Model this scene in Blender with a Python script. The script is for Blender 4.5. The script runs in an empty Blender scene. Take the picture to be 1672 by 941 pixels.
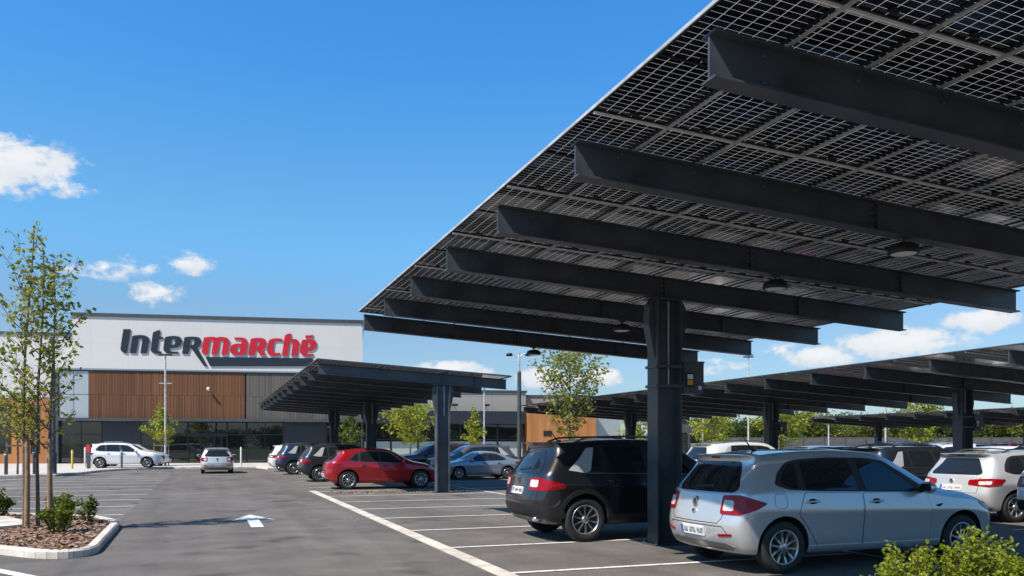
import bpy, bmesh, math, random
from mathutils import Vector, Matrix, geometry, noise
from mathutils.bvhtree import BVHTree

random.seed(7)
R = math.radians
SC = bpy.context.scene
COL = SC.collection

# ---------------------------------------------------------------- helpers
def tag(o, label=None, cat=None, group=None, kind=None):
    if label: o['label'] = label
    if cat: o['category'] = cat
    if group: o['group'] = group
    if kind: o['kind'] = kind
    return o

def empty(name, loc=(0, 0, 0), rz=0.0, label=None, cat=None, group=None):
    o = bpy.data.objects.new(name, None)
    o.empty_display_size = 0.2
    o.location = loc
    o.rotation_euler = (0, 0, rz)
    COL.objects.link(o)
    return tag(o, label, cat, group)

def link_mesh(name, me, parent=None):
    o = bpy.data.objects.new(name, me)
    COL.objects.link(o)
    if parent is not None:
        o.parent = parent
    return o

def kids(o):
    return [c for c in ALLKIDS.get(o.name, ())]

ALLKIDS = {}
def index_children():
    ALLKIDS.clear()
    for o in SC.objects:
        if o.parent is not None:
            ALLKIDS.setdefault(o.parent.name, []).append(o)

def copy_tree(o, parent=None, skip=()):
    c = o.copy()
    COL.objects.link(c)
    if parent is not None:
        c.parent = parent
    for ch in kids(o):
        if ch.name.split('.')[0] in skip:
            continue
        copy_tree(ch, c, skip)
    return c

class MB:
    """collects polygons, builds one mesh object"""
    def __init__(self):
        self.v = []; self.f = []; self.m = []; self.s = []; self.fl = []
    def add(self, vs, fs, mi=0, smooth=False):
        b = len(self.v)
        self.v += [tuple(p) for p in vs]
        for f in fs:
            self.f.append(tuple(i + b for i in f)); self.m.append(mi); self.s.append(smooth)
    def box(self, lo, hi, mi=0, M=None):
        x0, y0, z0 = lo; x1, y1, z1 = hi
        vs = [(x0,y0,z0),(x1,y0,z0),(x1,y1,z0),(x0,y1,z0),(x0,y0,z1),(x1,y0,z1),(x1,y1,z1),(x0,y1,z1)]
        if M is not None: vs = [M @ Vector(p) for p in vs]
        self.add(vs, [(0,3,2,1),(4,5,6,7),(0,1,5,4),(1,2,6,5),(2,3,7,6),(3,0,4,7)], mi)
    def prism(self, poly, z0, z1, mi=0, M=None):
        """poly in xy extruded in z"""
        n = len(poly)
        a = 0.0
        for i in range(n):
            x0, y0 = poly[i]; x1, y1 = poly[(i+1) % n]; a += x0*y1 - x1*y0
        if a < 0: poly = poly[::-1]
        vs = [(x, y, z0) for x, y in poly] + [(x, y, z1) for x, y in poly]
        if M is not None: vs = [M @ Vector(p) for p in vs]
        fs = [tuple(range(n-1, -1, -1)), tuple(range(n, 2*n))]
        fs += [(i, (i+1) % n, n + (i+1) % n, n + i) for i in range(n)]
        self.add(vs, fs, mi)
    def tube(self, pts, rad, n=8, mi=0, cap=True, smooth=True):
        pts = [Vector(p) for p in pts]
        if not isinstance(rad, (list, tuple)): rad = [rad]*len(pts)
        rings = []; up = None
        for i, p in enumerate(pts):
            d = (pts[min(i+1, len(pts)-1)] - pts[max(i-1, 0)])
            if d.length < 1e-9: d = Vector((0,0,1))
            d.normalize()
            if up is None:
                up = Vector((1,0,0)) if abs(d.x) < .8 else Vector((0,1,0))
            u = (up - d*up.dot(d)); u.normalize(); up = u
            w = d.cross(u)
            rings.append([p + (u*math.cos(2*math.pi*k/n) + w*math.sin(2*math.pi*k/n))*rad[i] for k in range(n)])
        vs = [q for r in rings for q in r]; fs = []
        for i in range(len(pts)-1):
            for k in range(n):
                a = i*n+k; b = i*n+(k+1) % n
                fs.append((a, b, b+n, a+n))
        self.add(vs, fs, mi, smooth)
        if cap:
            b = len(pts)-1
            self.add(rings[0], [tuple(range(n-1, -1, -1))], mi)
            self.add(rings[-1], [tuple(range(n))], mi)
    def lathe(self, prof, n=24, M=None, mi=0, smooth=True, closed=False):
        """prof: (r,z) pairs revolved about z"""
        vs = []
        for r, z in prof:
            for k in range(n):
                a = 2*math.pi*k/n
                vs.append((r*math.cos(a), r*math.sin(a), z))
        if M is not None: vs = [M @ Vector(p) for p in vs]
        m = len(prof); fs = []
        for i in range(m if closed else m-1):
            j = (i+1) % m
            for k in range(n):
                fs.append((i*n+k, i*n+(k+1) % n, j*n+(k+1) % n, j*n+k))
        self.add(vs, fs, mi, smooth)
    def build(self, name, mats, parent=None, loc=None):
        me = bpy.data.meshes.new(name)
        me.from_pydata(self.v, [], self.f)
        if not isinstance(mats, (list, tuple)): mats = [mats]
        for m in mats: me.materials.append(m)
        me.polygons.foreach_set('material_index', self.m)
        me.polygons.foreach_set('use_smooth', self.s)
        me.update()
        o = link_mesh(name, me, parent)
        if loc is not None: o.location = loc
        return o

# ---------------------------------------------------------------- materials
def new_mat(name):
    m = bpy.data.materials.new(name)
    m.use_nodes = True
    nt = m.node_tree
    return m, nt, nt.nodes['Principled BSDF']

def setp(b, **k):
    names = dict(col='Base Color', rough='Roughness', metal='Metallic', spec='Specular IOR Level',
                 coat='Coat Weight', coatr='Coat Roughness', trans='Transmission Weight', sheen='Sheen Weight',
                 emis='Emission Color', emstr='Emission Strength', alpha='Alpha', ior='IOR')
    for q, v in k.items():
        s = b.inputs[names[q]]
        if q in ('col', 'emis') and len(v) == 3: v = (*v, 1)
        s.default_value = v

def mat(name, col, rough=.5, metal=0.0, spec=.5, coat=0.0, vary=0.0, vscale=3.0, bump=0.0, bscale=40.0, rvary=0.0):
    m, nt, b = new_mat(name)
    setp(b, col=col, rough=rough, metal=metal, spec=spec, coat=coat, coatr=.03)
    N = nt.nodes.new; L = nt.links.new
    if vary or bump or rvary:
        tc = N('ShaderNodeTexCoord')
    if vary or rvary:
        nz = N('ShaderNodeTexNoise'); nz.inputs['Scale'].default_value = vscale; nz.inputs['Detail'].default_value = 6
        L(tc.outputs['Object'], nz.inputs['Vector'])
    if vary:
        mx = N('ShaderNodeMix'); mx.data_type = 'RGBA'
        mx.inputs['A'].default_value = (*[c*(1-vary) for c in col], 1)
        mx.inputs['B'].default_value = (*[min(1, c*(1+vary)) for c in col], 1)
        rp = N('ShaderNodeMapRange'); rp.inputs['From Min'].default_value = .3; rp.inputs['From Max'].default_value = .7
        L(nz.outputs['Fac'], rp.inputs['Value']); L(rp.outputs['Result'], mx.inputs['Factor'])
        L(mx.outputs['Result'], b.inputs['Base Color'])
    if rvary:
        rr = N('ShaderNodeMapRange'); rr.inputs['From Min'].default_value = .3; rr.inputs['From Max'].default_value = .7
        rr.inputs['To Min'].default_value = max(0, rough-rvary); rr.inputs['To Max'].default_value = min(1, rough+rvary)
        L(nz.outputs['Fac'], rr.inputs['Value']); L(rr.outputs['Result'], b.inputs['Roughness'])
    if bump:
        n2 = N('ShaderNodeTexNoise'); n2.inputs['Scale'].default_value = bscale; n2.inputs['Detail'].default_value = 5
        L(tc.outputs['Object'], n2.inputs['Vector'])
        bp = N('ShaderNodeBump'); bp.inputs['Strength'].default_value = bump; bp.inputs['Distance'].default_value = .02
        L(n2.outputs['Fac'], bp.inputs['Height']); L(bp.outputs['Normal'], b.inputs['Normal'])
    return m

def paint(name, col, metal=.0, rough=.35):
    m, nt, b = new_mat(name)
    setp(b, col=col, rough=rough, metal=metal, coat=1.0, coatr=.015)
    N = nt.nodes.new; L = nt.links.new
    tc = N('ShaderNodeTexCoord'); nz = N('ShaderNodeTexNoise')
    nz.inputs['Scale'].default_value = 2.2; nz.inputs['Detail'].default_value = 7
    L(tc.outputs['Object'], nz.inputs['Vector'])
    rr = N('ShaderNodeMapRange'); rr.inputs['To Min'].default_value = .0; rr.inputs['To Max'].default_value = .09
    rr.inputs['From Min'].default_value = .35; rr.inputs['From Max'].default_value = .75
    L(nz.outputs['Fac'], rr.inputs['Value']); L(rr.outputs['Result'], b.inputs['Coat Roughness'])
    # road dust low on the body: a soiled colour that belongs to the panel
    sp = N('ShaderNodeSeparateXYZ'); L(tc.outputs['Object'], sp.inputs['Vector'])
    dz = N('ShaderNodeMapRange'); dz.inputs['From Min'].default_value = .2; dz.inputs['From Max'].default_value = .5
    dz.inputs['To Min'].default_value = .16; dz.inputs['To Max'].default_value = 0
    L(sp.outputs['Z'], dz.inputs['Value'])
    ml = N('ShaderNodeMath'); ml.operation = 'MULTIPLY'; L(dz.outputs['Result'], ml.inputs[0]); L(nz.outputs['Fac'], ml.inputs[1])
    mx = N('ShaderNodeMix'); mx.data_type = 'RGBA'
    mx.inputs['A'].default_value = (*col, 1); mx.inputs['B'].default_value = (.16, .14, .12, 1)
    L(ml.outputs['Value'], mx.inputs['Factor']); L(mx.outputs['Result'], b.inputs['Base Color'])
    return m

M = {}
M['silver'] = paint('silver_paint', (.53, .535, .54), .50, .27)
M['silver2'] = paint('pale_silver_paint', (.56, .555, .545), .35, .34)
M['bluegrey'] = paint('blue_grey_paint', (.27, .31, .36), .45, .34)
M['white'] = paint('white_paint', (.74, .74, .73), 0, .4)
M['cream'] = paint('warm_white_paint', (.66, .64, .60), .1, .4)
M['black'] = paint('black_paint', (.008, .0085, .01), .1, .3)
M['anthracite'] = paint('anthracite_paint', (.022, .026, .034), .4, .35)
M['navy'] = paint('dark_blue_paint', (.02, .045, .10), .4, .33)
M['blue'] = paint('mid_blue_paint', (.035, .10, .22), .4, .33)
M['red'] = paint('red_paint', (.36, .006, .012), .35, .3)
M['maroon'] = paint('maroon_paint', (.11, .010, .014), .4, .33)
M['grey'] = paint('grey_paint', (.12, .125, .13), .5, .35)
M['plastic'] = mat('black_plastic', (.012, .012, .013), .6, vary=.25, vscale=4)
M['gap'] = mat('seam_black', (.006, .006, .006), .8)
M['well'] = mat('wheel_well_black', (.008, .008, .008), .9)
M['tyre'] = mat('tyre_rubber', (.016, .016, .016), .75, vary=.3, vscale=8, bump=.2, bscale=60)
M['alloy'] = mat('alloy_wheel', (.50, .50, .50), .32, .9)
M['alloydark'] = mat('dark_alloy', (.06, .06, .062), .4, .6)
M['chrome'] = mat('chrome', (.72, .73, .74), .12, 1.0)
M['satin'] = mat('satin_trim', (.32, .33, .34), .3, 1.0)
M['plate'] = mat('plate_white', (.72, .72, .70), .45)
M['plateblue'] = mat('plate_blue', (.02, .09, .45), .45)
M['platetext'] = mat('plate_text', (.03, .03, .035), .5)

def glass_mat(name, col=(.012, .015, .017), rough=.02):
    m, nt, b = new_mat(name)
    setp(b, col=col, rough=rough, spec=.6, ior=1.5, coat=.0)
    return m
M['glass'] = glass_mat('tinted_car_glass')
def lens_mat(name, col, inner):
    m, nt, b = new_mat(name)
    setp(b, col=col, rough=.18, coat=.0, coatr=.02, spec=.35)
    N = nt.nodes.new; L = nt.links.new
    tc = N('ShaderNodeTexCoord'); w = N('ShaderNodeTexWave'); w.inputs['Scale'].default_value = 7
    w.inputs['Distortion'].default_value = 6
    L(tc.outputs['Object'], w.inputs['Vector'])
    mx = N('ShaderNodeMix'); mx.data_type = 'RGBA'
    mx.inputs['A'].default_value = (*col, 1); mx.inputs['B'].default_value = (*inner, 1)
    L(w.outputs['Fac'], mx.inputs['Factor']); L(mx.outputs['Result'], b.inputs['Base Color'])
    return m
M['redlens'] = lens_mat('red_lens', (.27, .002, .004), (.22, .002, .003))
M['whitelens'] = lens_mat('white_lens', (.52, .52, .51), (.44, .44, .45))
M['headlens'] = lens_mat('headlight_lens', (.34, .37, .40), (.50, .54, .57))
M['steel'] = mat('coated_steel', (.052, .060, .070), .42, 0, .5, vary=.32, vscale=2.2, rvary=.14)
M['blackframe'] = mat('black_anodised_frame', (.014, .014, .016), .4, .3)
M['alu'] = mat('mill_aluminium', (.80, .80, .78), .38, .1, vary=.12, vscale=5)
M['silvertrim'] = mat('silver_trim', (.42, .42, .42), .35, .2)
M['galv'] = mat('galvanised_rail', (.50, .50, .49), .42, .25, vary=.3, vscale=6)
# ---------------------------------------------------------------- cars
def round_poly(poly, r=.03, n=3):
    out = []
    m = len(poly)
    for i in range(m):
        p0 = Vector(poly[i-1]); p = Vector(poly[i]); p1 = Vector(poly[(i+1) % m])
        a = p0-p; b = p1-p
        ra = min(r, a.length*.45); rb = min(r, b.length*.45)
        s = p + a.normalized()*ra; e = p + b.normalized()*rb
        for k in range(n+1):
            t = k/n
            out.append(tuple(s*(1-t)**2 + p*2*t*(1-t) + e*t*t))
    return out

def in_poly(x, y, P):
    c = False; j = len(P)-1
    for i in range(len(P)):
        xi, yi = P[i]; xj, yj = P[j]
        if (yi > y) != (yj > y) and x < (xj-xi)*(y-yi)/(yj-yi)+xi: c = not c
        j = i
    return c

class Body:
    """smooth car skin that patches (windows, lamps, doors ...) are laid on"""
    def __init__(self, me, L):
        self.L = L
        self.v = [v.co.copy() for v in me.vertices]
        self.n = [v.normal.copy() for v in me.vertices]
        self.f = [tuple(p.vertices) for p in me.polygons]
        self.tri = []
        for f in self.f:
            for k in range(1, len(f)-1): self.tri.append((f[0], f[k], f[k+1]))
        self.bvh = BVHTree.FromPolygons(self.v, self.tri)
        self.xc_r = 1.3; self.xc_f = L-1.3
    def ray(self, mode, a, b):
        if mode == 'L': o = Vector((a, 4, b)); d = Vector((0, -1, 0))
        elif mode == 'R': o = Vector((a, -4, b)); d = Vector((0, 1, 0))
        elif mode == 'top': o = Vector((a, b, 4)); d = Vector((0, 0, -1))
        elif mode == 'rear':
            ph = a/1.3; dr = Vector((-math.cos(ph), math.sin(ph), 0)); o = Vector((self.xc_r, 0, b)) + dr*4; d = -dr
        else:
            ph = a/1.3; dr = Vector((math.cos(ph), math.sin(ph), 0)); o = Vector((self.xc_f, 0, b)) + dr*4; d = -dr
        h = self.bvh.ray_cast(o, d)
        if h[0] is None:
            h = self.bvh.find_nearest(o + d*3.2)
        p, n0, fi = h[0], h[1], h[2]
        t = self.tri[fi]
        A, B, C = (self.v[i] for i in t)
        w = geometry.barycentric_transform(p, A, B, C, self.n[t[0]], self.n[t[1]], self.n[t[2]])
        n = w.normalized() if w.length > 1e-6 else n0
        return p, n
    def patch(self, mb, mode, poly, off=.006, step=.06, mi=0, rnd=.0, skirt=.015, nrm=None):
        if rnd: poly = round_poly(poly, rnd)
        bd = []
        for i in range(len(poly)):
            p = Vector(poly[i]); q = Vector(poly[(i+1) % len(poly)])
            k = max(1, int((q-p).length/step))
            for t in range(k): bd.append(tuple(p+(q-p)*(t/k)))
        xs = [p[0] for p in bd]; ys = [p[1] for p in bd]
        ins = []
        x = min(xs)+step*.5
        row = 0
        while x < max(xs):
            y = min(ys)+step*(.25 if row % 2 else .75)
            while y < max(ys):
                if in_poly(x, y, bd):
                    dmin = min((Vector((x, y))-Vector(q)).length for q in bd)
                    if dmin > step*.45: ins.append((x, y))
                y += step
            x += step*.87; row += 1
        n = len(bd)
        vs2, _, fs, _, _, _ = geometry.delaunay_2d_cdt([Vector(p) for p in bd+ins], [(i, (i+1) % n) for i in range(n)], [], 0, 1e-6)
        vs = []; ns = []
        for p in vs2:
            c, nn = self.ray(mode, p.x, p.y); vs.append(c+nn*off); ns.append(nn)
        F = []
        for f in fs:
            cx = sum(vs2[i].x for i in f)/3; cy = sum(vs2[i].y for i in f)/3
            if not in_poly(cx, cy, bd): continue
            a, b, c = (vs[i] for i in f)
            if (b-a).cross(c-a).dot(ns[f[0]]) < 0: f = f[::-1]
            F.append(tuple(f))
        base = len(mb.v)
        mb.add(vs, F, mi, True)
        for i, q in enumerate(ns): mb.nrm[base+i] = q
        # skirt
        cnt = {}
        for f in F:
            for k in range(3):
                e = (f[k], f[(k+1) % 3]); cnt[e] = cnt.get(e, 0)+1
        sv = []; sf = []
        for (a, b) in list(cnt):
            if (b, a) in cnt: continue
            k = len(sv)
            sv += [vs[a], vs[b], vs[b]-ns[b]*skirt, vs[a]-ns[a]*skirt]
            sf.append((k+3, k+2, k+1, k))
        mb.add(sv, sf, mi, False)
    def ribbon(self, mb, mode, pts, w=.01, off=.002, step=.05, mi=0, h=None):
        P = []
        for i in range(len(pts)-1):
            p = Vector(pts[i]); q = Vector(pts[i+1]); k = max(1, int((q-p).length/step))
            for t in range(k): P.append(p+(q-p)*(t/k))
        P.append(Vector(pts[-1]))
        C = [self.ray(mode, p.x, p.y) for p in P]
        vs = []
        for i, (c, n) in enumerate(C):
            d = C[min(i+1, len(C)-1)][0]-C[max(i-1, 0)][0]
            s = n.cross(d).normalized()*(w/2)
            hh = off if h is None else h
            vs += [c-n*.004+s, c+n*hh+s*.8, c+n*hh-s*.8, c-n*.004-s]
        fs = []
        for i in range(len(C)-1):
            a = i*4
            fs += [(a, a+1, a+5, a+4), (a+1, a+2, a+6, a+5), (a+2, a+3, a+7, a+6)]
        mb.add(vs, fs, mi, True)

class PB(MB):
    def __init__(self):
        super().__init__(); self.nrm = {}
    def build(self, name, mats, parent=None, loc=None, shift=None):
        if shift is not None: self.v = [(x+shift, y, z) for x, y, z in self.v]
        o = super().build(name, mats, parent, loc)
        if self.nrm:
            me = o.data
            N = [tuple(self.nrm.get(i, v.normal)) for i, v in enumerate(me.vertices)]
            me.normals_split_custom_set_from_vertices(N)
        return o

def lerp(a, b, t): return a+(b-a)*t

def car_cage(P):
    """control cage: seven rows wrapped from the tail round to the nose, closed by a roof and bonnet grid"""
    hw = P['W']/2; L = P['L']
    rear, front, side = P['rear'], P['front'], P['side']
    wj = P.get('wj', [.82, .945, .958, 1.0, .95, .745, .67])
    n = len(side)
    colsP = []          # column -> 7 points
    def cap(prof, yf, sb, sgn, ky):
        out = []
        for j, (x, z) in enumerate(prof):
            out.append(Vector((x+sgn*sb*P['capk'][j], hw*yf*ky[j], z)))
        return out
    kyr = P.get('kyr', [.86, .96, 1.0, 1.0, .93, .78, .74])
    kyf = P.get('kyf', [.86, .97, 1.0, 1.0, .98, .92, .86])
    colsP.append(cap(rear, 0, 0, 1, kyr))
    colsP.append(cap(rear, .50, .025, 1, kyr))
    colsP.append(cap(rear, .88, .10, 1, kyr))
    for (xl, xb, xr, z3, zb, zr, kind) in side:
        w = list(wj)
        pts = []
        z2 = P['z2']
        if kind in ('hood', 'deck'):
            w[4], w[5], w[6] = .965, .88, .77
        if kind in ('cowl', 'rearcowl'):
            w[4], w[5], w[6] = .955, .865, .80
        zs = [P['zc'], P['zc']+.05, z2, z3, zb, zr, zr+(.05 if kind == 'roof' else .02)]
        xs = [xl, xl, xl, lerp(xl, xb, .6), xb, xr, xr]
        for j in range(7):
            y = hw*w[j]
            pts.append(Vector((xs[j], y, zs[j])))
        colsP.append(pts)
    colsP.append(cap(front, .86, .20, -1, kyf))
    colsP.append(cap(front, .50, .05, -1, kyf))
    colsP.append(cap(front, 0, 0, -1, kyf))
    nc = len(colsP)
    bm = bmesh.new()
    V = {}
    def vert(p):
        k = (round(p.x, 5), round(p.y, 5), round(p.z, 5))
        if k not in V: V[k] = bm.verts.new(p)
        return V[k]
    def quad(a, b, c, d):
        vs = []
        for p in (a, b, c, d):
            q = vert(p)
            if q not in vs: vs.append(q)
        if len(vs) >= 3:
            try: bm.faces.new(vs)
            except ValueError: pass
    mir = lambda p: Vector((p.x, -p.y, p.z))
    for i in range(nc-1):
        for j in range(6):
            a, b, c, d = colsP[i][j], colsP[i+1][j], colsP[i+1][j+1], colsP[i][j+1]
            quad(a, b, c, d); quad(mir(d), mir(c), mir(b), mir(a))
    # top grid
    rows = [[colsP[2][6], colsP[1][6], colsP[0][6]]]
    for k, (xl, xb, xr, z3, zb, zr, kind) in enumerate(side):
        p = colsP[3+k][6]
        bow = P['bow'].get(kind, .03); cr = P['crown'].get(kind, .03)
        rows.append([p, Vector((p.x+bow*.75, p.y*.5, p.z+cr*.75)), Vector((p.x+bow, 0, p.z+cr))])
    rows.append([colsP[-3][6], colsP[-2][6], colsP[-1][6]])
    for r in range(len(rows)-1):
        for a in range(2):
            p, q, s, t = rows[r][a], rows[r+1][a], rows[r+1][a+1], rows[r][a+1]
            quad(p, q, s, t); quad(mir(t), mir(s), mir(q), mir(p))
    # floor
    bots = [colsP[i][0] for i in range(nc)]
    for i in range(nc-1):
        quad(mir(bots[i]), mir(bots[i+1]), bots[i+1], bots[i])
    bmesh.ops.recalc_face_normals(bm, faces=bm.faces)
    cl = bm.edges.layers.float.new('crease_edge')
    def crease(p, q, v):
        for m in (lambda a: a, mir):
            a = V.get(tuple(round(c, 5) for c in m(p))); b = V.get(tuple(round(c, 5) for c in m(q)))
            if a and b and a is not b:
                e = bm.edges.get((a, b))
                if e: e[cl] = max(e[cl], v)
    for i in range(nc-1):
        for j, v in P.get('crease', {}).items():
            crease(colsP[i][j], colsP[i+1][j], v)
    for (i, j0, j1, v) in P.get('crease_col', []):
        for j in range(j0, j1): crease(colsP[i][j], colsP[i][j+1], v)
    for (r, v) in P.get('crease_row', []):
        crease(rows[r][0], rows[r][1], v); crease(rows[r][1], rows[r][2], v)
    me = bpy.data.meshes.new('body')
    bm.to_mesh(me); bm.free()
    return me

def evaluated_mesh(o):
    dg = bpy.context.evaluated_depsgraph_get()
    dg.update()
    return bpy.data.meshes.new_from_object(o.evaluated_get(dg))

def wheel_parts(r, w, style):
    """tyre and rim meshes, axis along y, outer face +y"""
    Mx = Matrix.Rotation(-math.pi/2, 4, 'X')    # z -> +y
    t = MB()
    h = w/2; ri = r*.665
    t.lathe([(ri, -h*.9), (ri+.012, -h), (r*.86, -h*1.04), (r*.965, -h*.93), (r*.995, -h*.72), (r, -h*.3), (r, h*.3), (r*.995, h*.72), (r*.965, h*.93), (r*.86, h*1.04), (ri+.012, h), (ri, h*.9)], 40, Mx, 0, True, True)
    k = MB()
    # barrel, lip, dark disc behind the spokes
    k.lathe([(ri+.004, h*.9), (ri+.004, h*1.0), (ri-.012, h*1.0), (ri-.02, h*.8), (ri-.02, -h*.5), (0.001, -h*.5)], 40, Mx, 0, True)
    k.lathe([(ri-.022, h*.15), (.001, h*.15)], 32, Mx, 1, True)
    k.lathe([(r*.17, h*.3), (r*.17, h*.84), (r*.13, h*.9), (.001, h*.9)], 20, Mx, 0, True)
    ns = {'five_twin': 10, 'ten': 10, 'five': 5, 'seven': 7}[style]
    for s in range(ns):
        a0 = 2*math.pi*s/ns
        if style == 'five_twin':
            a0 = 2*math.pi*(s//2)/5 + (.20 if s % 2 else -.20)
            a1 = 2*math.pi*(s//2)/5 + (.33 if s % 2 else -.33)
            wi, wo = .030, .040
        elif style == 'ten': a1 = a0; wi, wo = .022, .030
        elif style == 'seven': a1 = a0+.1; wi, wo = .034, .046
        else: a1 = a0; wi, wo = .05, .085
        pi = Vector((math.cos(a0), math.sin(a0)))*r*.10; po = Vector((math.cos(a1), math.sin(a1)))*(ri-.008)
        d = (po-pi).normalized(); q = Vector((-d.y, d.x))
        z0i, z1i, z0o, z1o = h*.45, h*.86, h*.55, h*.93
        vs = []
        for (c, ww, z0, z1) in ((pi, wi, z0i, z1i), (lerp(pi, po, .5), (wi+wo)*.46, h*.42, h*.80), (po, wo, z0o, z1o)):
            for (sg, z, kk) in ((-1, z0, 1.0), (1, z0, 1.0), (1, z1, .7), (-1, z1, .7)):
                e = c+q*(sg*ww/2*kk*r/.32); vs.append(Mx @ Vector((e.x, e.y, z)))
        fs = []
        for b in (0, 4):
            for m in range(4):
                fs.append((b+m, b+(m+1) % 4, b+4+(m+1) % 4, b+4+m))
        k.add(vs, fs, 0)
    return t, k

def build_car(name, P, paintmat, loc=(0, 0, 0), rz=0.0):
    root = empty(name, loc, rz)
    L, W, H = P['L'], P['W'], P['H']; hw = W/2; sx = -L/2
    cage = car_cage(P)
    tmp = link_mesh('body_cage', cage)
    ss = tmp.modifiers.new('s', 'SUBSURF'); ss.levels = 3; ss.render_levels = 3
    sm = evaluated_mesh(tmp)
    B = Body(sm, L)
    # wheel arch cutter
    cut = MB()
    r = P['r']
    Mx = Matrix.Rotation(-math.pi/2, 4, 'X')
    for ax in (P['xr'], P['xf']):
        for s in (1, -1):
            rr = r*P.get('archk', 1.16)
            prof = [(rr, 0), (rr, .62), (.0, .62), (.0, 0)]
            T = Matrix.Translation((ax, s*(hw-.30) if s > 0 else -(hw-.30)-.62, r*1.03))
            n = 48
            vs = []; 
            for z in (0, .62):
                for q in range(n):
                    a = 2*math.pi*q/n; vs.append(T @ (Mx @ Vector((rr*math.cos(a), rr*math.sin(a), z))))
            fs = [tuple(range(n)), tuple(range(2*n-1, n-1, -1))] + [(q, q+n, (q+1) % n+n, (q+1) % n) for q in range(n)]
            cut.add(vs, fs)
    co = cut.build('arch_cutter', M['well'])
    bmx = bmesh.new(); bmx.from_mesh(co.data); bmesh.ops.recalc_face_normals(bmx, faces=bmx.faces); bmx.to_mesh(co.data); bmx.free()
    tmp.data.materials.append(paintmat)
    bo = tmp.modifiers.new('b', 'BOOLEAN'); bo.operation = 'DIFFERENCE'; bo.object = co; bo.solver = 'EXACT'
    bo.material_mode = 'TRANSFER'
    bodyme = evaluated_mesh(tmp)
    bpy.data.objects.remove(tmp); bpy.data.objects.remove(co)
    bodyme.transform(Matrix.Translation((sx, 0, 0)))
    for p in bodyme.polygons: p.use_smooth = True
    bodyme.set_sharp_from_angle(angle=R(38))
    bodyme.name = 'body'
    if len(bodyme.materials) < 2: bodyme.materials.append(M['well'])
    body = link_mesh('body', bodyme, root)

    def bld(mb, nm, mats, par=root): return mb.build(nm, mats, par, None, sx)
    G = P['glasspoly']
    # side glazing: black surround, then each pane
    for md in ('L', 'R'):
        mb = PB(); B.patch(mb, md, G['surround'], .002, .07, 0, .05); bld(mb, 'window_surround', M['plastic'])
        for pane in G['panes']:
            mb = PB(); B.patch(mb, md, pane, .006, .06, 0, .035); bld(mb, 'window', M['glass'])
        if P.get('belt_trim'):
            mb = PB()
            s = G['surround']
            B.ribbon(mb, md, P['belt_trim'], .022, .008); bld(mb, 'window_trim', M['satin'])
    mb = PB(); B.patch(mb, *P['rearglass'], off=.005, step=.07, rnd=.05); rw = bld(mb, 'rear_window', M['glass'])
    if P.get('wiper'):
        y0, z0, y1, z1 = P['wiper']
        mb = PB(); B.ribbon(mb, P['rearglass'][0], [(y0, z0), (y1, z1)], .03, .02, .03)
        bld(mb, 'wiper', M['plastic'], rw)
    mb = PB(); B.patch(mb, 'top', P['windscreen'], off=.005, step=.08, rnd=.06); bld(mb, 'windscreen', M['glass'])
    # doors, handles, seams
    for md, s in (('L', 1), ('R', -1)):
        for d, poly in enumerate(P['doors']):
            mb = PB(); B.patch(mb, md, poly, .0035, .06, 0, .04, .004); dr = bld(mb, 'door', paintmat)
            mb = PB(); pl = round_poly(poly, .04); B.ribbon(mb, md, pl+[pl[0]], .015, .002); bld(mb, 'door_seam', M['gap'], dr)
            hx, hz = P['handles'][d]
            p, n = B.ray(md, hx, hz)
            mb = PB()
            B.patch(mb, md, [(hx+.07*math.cos(q*.5236), hz+.035*math.sin(q*.5236)) for q in range(12)], .004, .03, 1)
            mb.tube([p+Vector((-.10, s*.004, -.003)), p+Vector((-.075, s*.034, 0)), p+Vector((.075, s*.036, .004)), p+Vector((.10, s*.004, .002))], [.010, .014, .014, .010], 8, 0)
            bld(mb, 'door_handle', [P.get('handlemat') or paintmat, M['gap']], dr)
        if P.get('fuel') and s < 0:
            mb = PB(); fx, fz = P['fuel']
            pl = round_poly([(fx-.09, fz-.09), (fx+.09, fz-.09), (fx+.09, fz+.09), (fx-.09, fz+.09)], .06)
            B.ribbon(mb, md, pl+[pl[0]], .006, .0015); bld(mb, 'fuel_flap', M['gap'])
        # mirror
        mx, mz = P['mirror']
        p, n = B.ray(md, mx, mz)
        mb = MB()
        c = p+Vector((0, s*.15, .05))
        bm = bmesh.new(); bmesh.ops.create_uvsphere(bm, u_segments=16, v_segments=10, radius=1)
        vs = [Vector((v.co.x*.085*(1 if v.co.x > 0 else .55), v.co.y*.115, v.co.z*.078)) for v in bm.verts]
        bm.verts.index_update()
        mb.add([q+c+Vector((sx, 0, 0)) for q in vs], [tuple(v.index for v in f.verts) for f in bm.faces], 0, True); bm.free()
        mb.tube([p+Vector((sx, -s*.01, 0)), c+Vector((sx, -s*.04, -.03))], [.035, .028], 8, 1)
        q = c+Vector((sx-.052, 0, 0))
        mb.add([q+Vector((0, -.08, -.05)), q+Vector((0, .08, -.05)), q+Vector((0, .08, .05)), q+Vector((0, -.08, .05))], [(0, 3, 2, 1)], 2)
        mb.build('mirror', [paintmat, M['plastic'], M['glass']], root)
        # lamps
        f = lambda pl: [(a*s, b) for a, b in pl]
        mb = PB(); B.patch(mb, 'rear', f(P['tail']), .012, .035, 0, .03); tl = bld(mb, 'tail_light', M['redlens'])
        if P.get('tailin'):
            mb = PB(); B.patch(mb, 'rear', f(P['tailin']), .016, .03, 0, .025); bld(mb, 'reversing_lens', M['whitelens'], tl)
        mb = PB(); B.patch(mb, 'front', f(P['head']), .010, .035, 0, .03); bld(mb, 'headlight', M['headlens'])
        if P.get('reflector'):
            mb = PB(); B.patch(mb, 'rear', f(P['reflector']), .010, .04, 0, .01); bld(mb, 'reflector', M['redlens'])
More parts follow.
